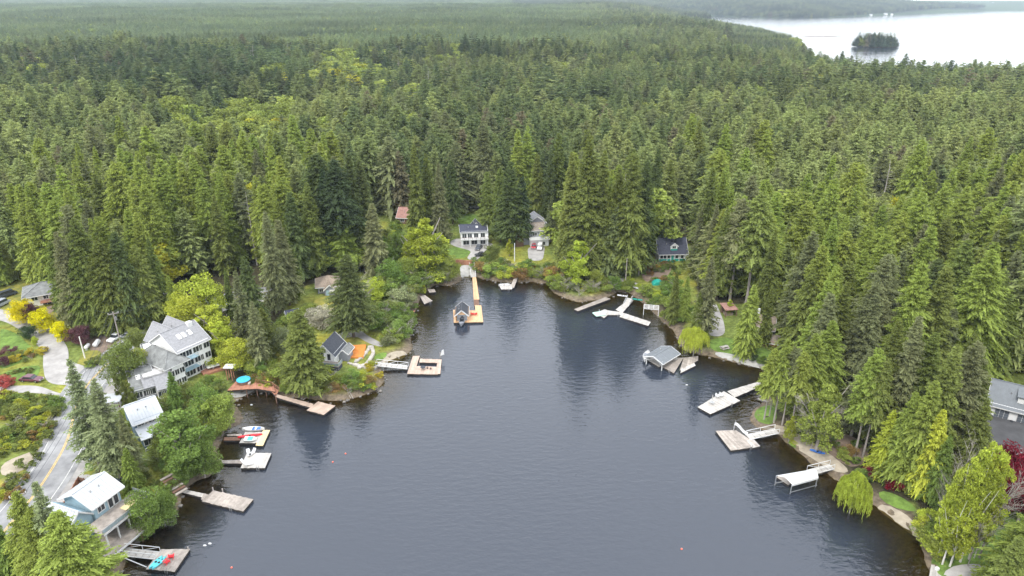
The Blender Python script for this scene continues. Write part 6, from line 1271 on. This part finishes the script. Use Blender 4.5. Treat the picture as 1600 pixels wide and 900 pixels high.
car(at(844,388), R(262), 'white van parked right of the red car', (.8,.8,.8), 'van', 5.6, 'van')
car(at(3,478), R(80), 'grey van at the left edge beside the bungalow lawn', (.35,.38,.42), 'van', 5.2, 'van')
car(at(13,463), R(60), 'dark boat-like car with white rim left of the bungalow', (.05,.06,.08), 'van', 5.0, 'van')
kayak(1107,500,2.4,R(85),M_white,'white covered boat parked on the gravel drive by the east firs',5,1.8,'covered_boat','boat')
car(at(149,716), R(240), 'small dark bin built as a tiny car under the grey firs beside the road verge', (.03,.05,.09), 'sedan', 2.6)  # stands for a small black bin at the verge, modelled with the car shape
car(at(180,812)+Vector((-4,9,.3)), R(50), 'dark parked car behind the pale blue lakeside house', (.06,.08,.11), 'sedan', 4.4)
for i, (x, y) in enumerate(((152,540),(137,545))):
    e = put('propane_tank', at(x, y), R(100), '%s white cylindrical tank on the verge near the pickup' % ('larger' if i == 0 else 'smaller'), 'tank'); s = 1-.25*i; b = B(); b.tube([(-1.4*s,0,.8),(-1.2*s,0,.8),(1.2*s,0,.8),(1.4*s,0,.8)], [.3*s,.65*s,.65*s,.3*s], 10); b.done('shell', M_white, e)
    for k in (-.8, .8): B().box(k-.1, k+.1, -.3, .3, 0, .25).done('foot', M_conc, e)
chair(207,808,2.25,R(120),'red garden chair on the lower deck of the pale blue house'); 
kayak(1277,707,1.2,R(-30),mat('blue_plastic', (.05,.16,.5), .5),'blue and white paddle board lying on the east shore path',3.0,.8,'paddle_board','board')
p = at(345,664); e = put('camp_chair', p, .5, 'bright blue camp chair in the bushes above the yellow-ended dock', 'chair'); B().box(-.3,.3,-.3,.3,.4,.46).done('seat', mat('blue_cover', (.06,.42,.65), .5), e); B().box(-.3,.3,.28,.34,.46,1.0).done('backrest', mat('blue_cover', (.06,.42,.65), .5), e); [B().box(x-.03,x+.03,y-.03,y+.03,0,.4).done('leg', M_chrome, e) for x in (-.27,.27) for y in (-.27,.27)]
p = at(1132,545); e = put('picnic_table', p, .4, 'pale picnic table on the east lawn beside the yellow willow', 'table'); B().box(-1.1,1.1,-.45,.45,.72,.78).done('table_top', M_wpale, e); [B().box(-1.1,1.1,y-.14,y+.14,.42,.47).done('bench', M_wpale, e) for y in (-.8,.8)]; [B().box(x-.05,x+.05,-.8,.8,.0,.72).done('leg', M_wgrey, e) for x in (-.8,.8)]
A, C = at(969,443), at(1000,454); e = put('low_wall', A, math.atan2((C-A).y, (C-A).x), 'low white-topped board rail along the gravel path under the tall pole', 'railing'); ln = (C-A).xy.length
for k in range(6): B().box(ln*k/6, ln*(k+.96)/6, -.06, .06, .3+(C.z-A.z)*k/6, .75+(C.z-A.z)*k/6).done('board', M_white, e)
for k in range(7): B().box(ln*k/6-.06, ln*k/6+.06, .061, .16, -.4, .8+(C.z-A.z)*k/6).done('post', M_wbrown, e)
for i, (x, y) in enumerate(((1338,700),(1322,712))):
    p = at(x, y); e = put('patio_chair', p, i, ('white patio chair between the bare trunks on the east shore yard', 'dark patio chair near the path on the east shore yard')[i], 'chair'); mm = (M_white, M_dark)[i]; B().box(-.3,.3,-.3,.3,.4,.46).done('seat', mm, e); B().box(-.3,.3,.28,.34,.46,1.0).done('backrest', mm, e); [B().box(a-.03,a+.03,b_-.03,b_+.03,0,.4).done('leg', mm, e) for a in (-.27,.27) for b_ in (-.27,.27)]
# fences
def fence(pts, h, label, m, step=1.2):
    P = [at(*p) for p in pts]; e = put('board_fence', P[0], 0, label, 'fence'); o0 = P[0].copy()
    for a, b_ in zip(P[:-1], P[1:]):
        n = max(1, int((b_-a).length/step))
        for k in range(n):
            p, q = a.lerp(b_, k/n)-o0, a.lerp(b_, (k+.95)/n)-o0; B().bar(p+Vector((0,0,h/2-.2)), q+Vector((0,0,h/2-.2)), .08, h+.4).done('panel', m, e)
            B().bar(p+Vector((0,0,-.5)), p+Vector((0,0,h+.15)), .14).done('post', m, e)
fence([(92,818),(125,757)], 1.8, 'red-brown board fence between the road and the pale blue house', M_wred); fence([(126,757),(142,762),(160,742)], 1.8, 'short brown board fence turning toward the pale blue house', M_wbrown)
# utility poles and lines
POLES = {}
def upole(px, yb, yt, key, label, arm=True, m=M_barkgrey, rz=.6):
    p = at(px, yb); h = hgt(p, yt); e = put('utility_pole', p, rz, label, 'utility pole'); b = B(); b.tube([(0,0,-.5),(0,0,h)], [.2,.13], 7); b.done('pole', m, e)
    if arm:
        B().box(-1.3, 1.3, -.08, .08, h-.7, h-.5).done('crossarm', m, e)
        for x in (-1.2, 0, 1.2): b = B(); b.tube([(x,0,h-.5),(x,0,h-.22)], .08, 6); b.done('insulator', M_white, e)
        b = B(); b.tube([(.35,.2,h-2.6),(.35,.2,h-1.6)], .28, 8); b.done('transformer', M_chrome, e)
    POLES[key] = p+Vector((0, 0, h-.35)); return e
upole(189,538,487,'a','utility pole with crossarm standing beside the white pickup'); upole(41,812,770,'b','utility pole with transformer at the roadside in the lower left'); upole(133,560,526,'c','bare pale utility pole between the side road and the verge', False, M_birch)
upole(170,600,572,'d','short pale lamp pole on the forecourt by the junction', False, M_chrome); upole(977,446,404,'e','pale utility pole at the gravel path below the teal cottage', False); upole(998,430,407,'f','shorter pole on the garden slope left of the teal cottage', False); upole(804,408,380,'g','thin white pole among the drive bushes', False, M_white); upole(272,500,455,'h','dark utility pole where the road enters the trees')
upole(2,474,432,'i','utility pole at the left edge above the parked van', True)
def wire(a, b_, sag, label, off=0.):
    A, C = POLES[a].copy() if isinstance(a, str) else a, POLES[b_].copy() if isinstance(b_, str) else b_; d = (C-A).xy.normalized(); o = Vector((-d.y, d.x, 0))*off; A, C = A+o, C+o; n = 14
    pts = [A.lerp(C, k/n)-Vector((0, 0, sag*4*(k/n)*(1-k/n)))-A for k in range(n+1)]; b = B(); b.tube(pts, .035, 4, False); w_ = b.done('power_line', M_dark); w_.location = A; tag(w_, label, 'power line', 'overhead power lines')
for i, o in enumerate((-1.1, 0, 1.1)):
    wn = ('outer', 'middle', 'inner')[i]
    wire('a', 'b', 3, wn+' power line running above the road from the pickup to the lower left pole', o); wire('a', 'h', 1, wn+' power line from the pickup pole into the trees', o)
wire('a', 'i', 2.5, 'power line from the pickup pole past the bungalow to the left edge'); wire('e', 'f', .5, 'short wire between the two poles below the teal cottage')
# buoys and ducks
for i, (x, y) in enumerate(((520,722),(540,709),(1065,858),(362,887))):
    e = put('buoy', W(x, y, 0), 0, ('small orange buoy afloat in mid cove, nearer of two close together','small orange buoy afloat in mid cove, farther of two close together','lone orange buoy near the bottom right of the cove','orange buoy off the bottom left dock')[i], 'buoy', 'orange mooring buoys'); b = B(); b.tube([(0,0,-.1),(0,0,.0),(0,0,.13),(0,0,.2)], [.1,.18,.17,.06], 9); b.done('float', mat('orange_buoy', (.75,.16,.10), .5, .1, 2), e); b = B(); b.tube([(0,0,.2),(0,0,.28)], .05, 6); b.done('ring', M_chrome, e)
for i, (x, y) in enumerate(((320,853),(328,850),(1073,602),(393,633))):
    e = put('float_marker', W(x, y, 0), 0, ('white float left of a pair off the bottom left house','white float right of a pair off the bottom left house','white float marker between boat shelter and L-shaped dock','white float in the pool by the red-brown boardwalk')[i], 'float', 'white float markers'); b = B(); b.tube([(-.3,0,.05),(-.15,0,.1),(.15,0,.1),(.3,0,.05)], [.05,.16,.16,.05], 8); b.done('float', M_white, e)
# ------------------------------------------------------------ words for every tree
LM = [(72,462,'the white bungalow'),(150,560,'the road junction'),(183,525,'the white pickup'),(295,560,'the three-storey building'),(243,598,'the rambling grey house'),(232,665,'the slate blue house'),(165,785,'the pale blue lakeside house'),(38,880,'the brown shingle roof'),(345,780,'the weathered plank dock'),
 (400,690,'the yellow-ended dock'),(385,600,'the red-brown boardwalk'),(513,550,'the black-roofed point house'),(663,570,'the pinkish-brown dock'),(515,443,'the tan-roofed cottage'),(735,480,'the black-roofed boathouse'),(745,370,'the white two-storey house'),(840,365,'the weathered terrace house'),(632,335,'the faded red-roofed house'),
 (925,475,'the log dock'),(1050,390,'the teal and white cottage'),(975,485,'the cream T-shaped dock'),(1035,555,'the grey boat shelter'),(1115,505,'the east gravel drive'),(1190,520,'the low tan-roofed house'),(1130,620,'the L-shaped dock'),(1195,650,'the lawn lobe'),(1150,685,'the brown-grey dock'),(1245,745,'the white boat canopy'),(1400,805,'the curved beach'),
 (1575,630,'the garage house'),(1590,670,'the grey outbuilding'),(1467,892,'the bottom right dock'),(1366,60,'the lake island'),(733,112,'the farm building'),(40,590,'the maroon vintage car'),(30,700,'the trodden roadside path'),(0,250,'the left edge of the forest'),(1600,300,'the right edge of the forest'),(1300,400,'the east forest slope'),(300,330,'the forest above the road'),(1450,480,'the forest behind the garage')]
from collections import defaultdict
groups = defaultdict(list)
for t in TREES:
    if not t['auto']: continue
    lx, ly, nm = min(LM, key=lambda l: (l[0]-t['px'])**2+1.6*(l[1]-t['py'])**2); dx, dy = t['px']-lx, t['py']-ly
    if nm.startswith('the forest') or 'forest' in nm: rel = 'in' if 'slope' in nm or nm.startswith('the forest') else 'at'
    elif abs(dx) > abs(dy): rel = 'left of' if dx < 0 else 'right of'
    else: rel = 'behind' if dy < 0 else 'in front of'
    sz = ('tall ' if t['h'] > 24 else 'short ' if t['h'] < 14 else '') if t['kind'] not in ('bush', 'barebush') else ('big ' if t['h'] > 3.2 else 'low ' if t['h'] < 1.8 else '')
    base = sz+('' if t['kind'] in ('bare', 'barebush') else t['tint']+' ')+t['kw']+' '+rel+' '+nm; groups[base].append(t)
ORD = ['', 'second', 'third', 'fourth', 'fifth', 'sixth', 'seventh', 'eighth', 'ninth', 'tenth', 'eleventh', 'twelfth', 'thirteenth', 'fourteenth', 'fifteenth', 'sixteenth', 'seventeenth', 'eighteenth', 'nineteenth', 'twentieth']+['twenty-'+w for w in ('first', 'second', 'third', 'fourth', 'fifth', 'sixth', 'seventh', 'eighth', 'ninth')]+['thirtieth']+['thirty-'+w for w in ('first', 'second', 'third', 'fourth', 'fifth', 'sixth', 'seventh', 'eighth', 'ninth')]
for bs, ts in groups.items():
    ts.sort(key=lambda t: t['px'])
    for i, t in enumerate(ts):
        lb = bs if len(ts) == 1 else (bs+(', leftmost' if i == 0 else ', rightmost' if i == len(ts)-1 else ', %s from the left' % ORD[min(i, 38)]))
        t['o']['label'] = lb
        t['o']['group'] = {'bush': 'bushes round the cove', 'barebush': 'bushes round the cove'}.get(t['kind'], 'conifers round the cove' if t['kind'] in ('fir', 'cedar', 'grey', 'pole') else 'leafy trees round the cove')
# ------------------------------------------------------------ haze
def haze():
    b = B().box(-7500, 7500, -420, 8200, -9, 118); m = bpy.data.materials.new('haze_air'); m.use_nodes = True; nt = m.node_tree; nt.nodes.clear()
    v = N(nt, 'ShaderNodeVolumePrincipled'); v.inputs['Color'].default_value = (.74, .87, 1, 1); v.inputs['Density'].default_value = .000062; v.inputs['Anisotropy'].default_value = 0.0
    o = N(nt, 'ShaderNodeOutputMaterial'); nt.links.new(v.outputs[0], o.inputs['Volume']); tag(b.done('haze', m), 'thin bluish air over the whole valley', None, kind='stuff')
if HAZE: haze()
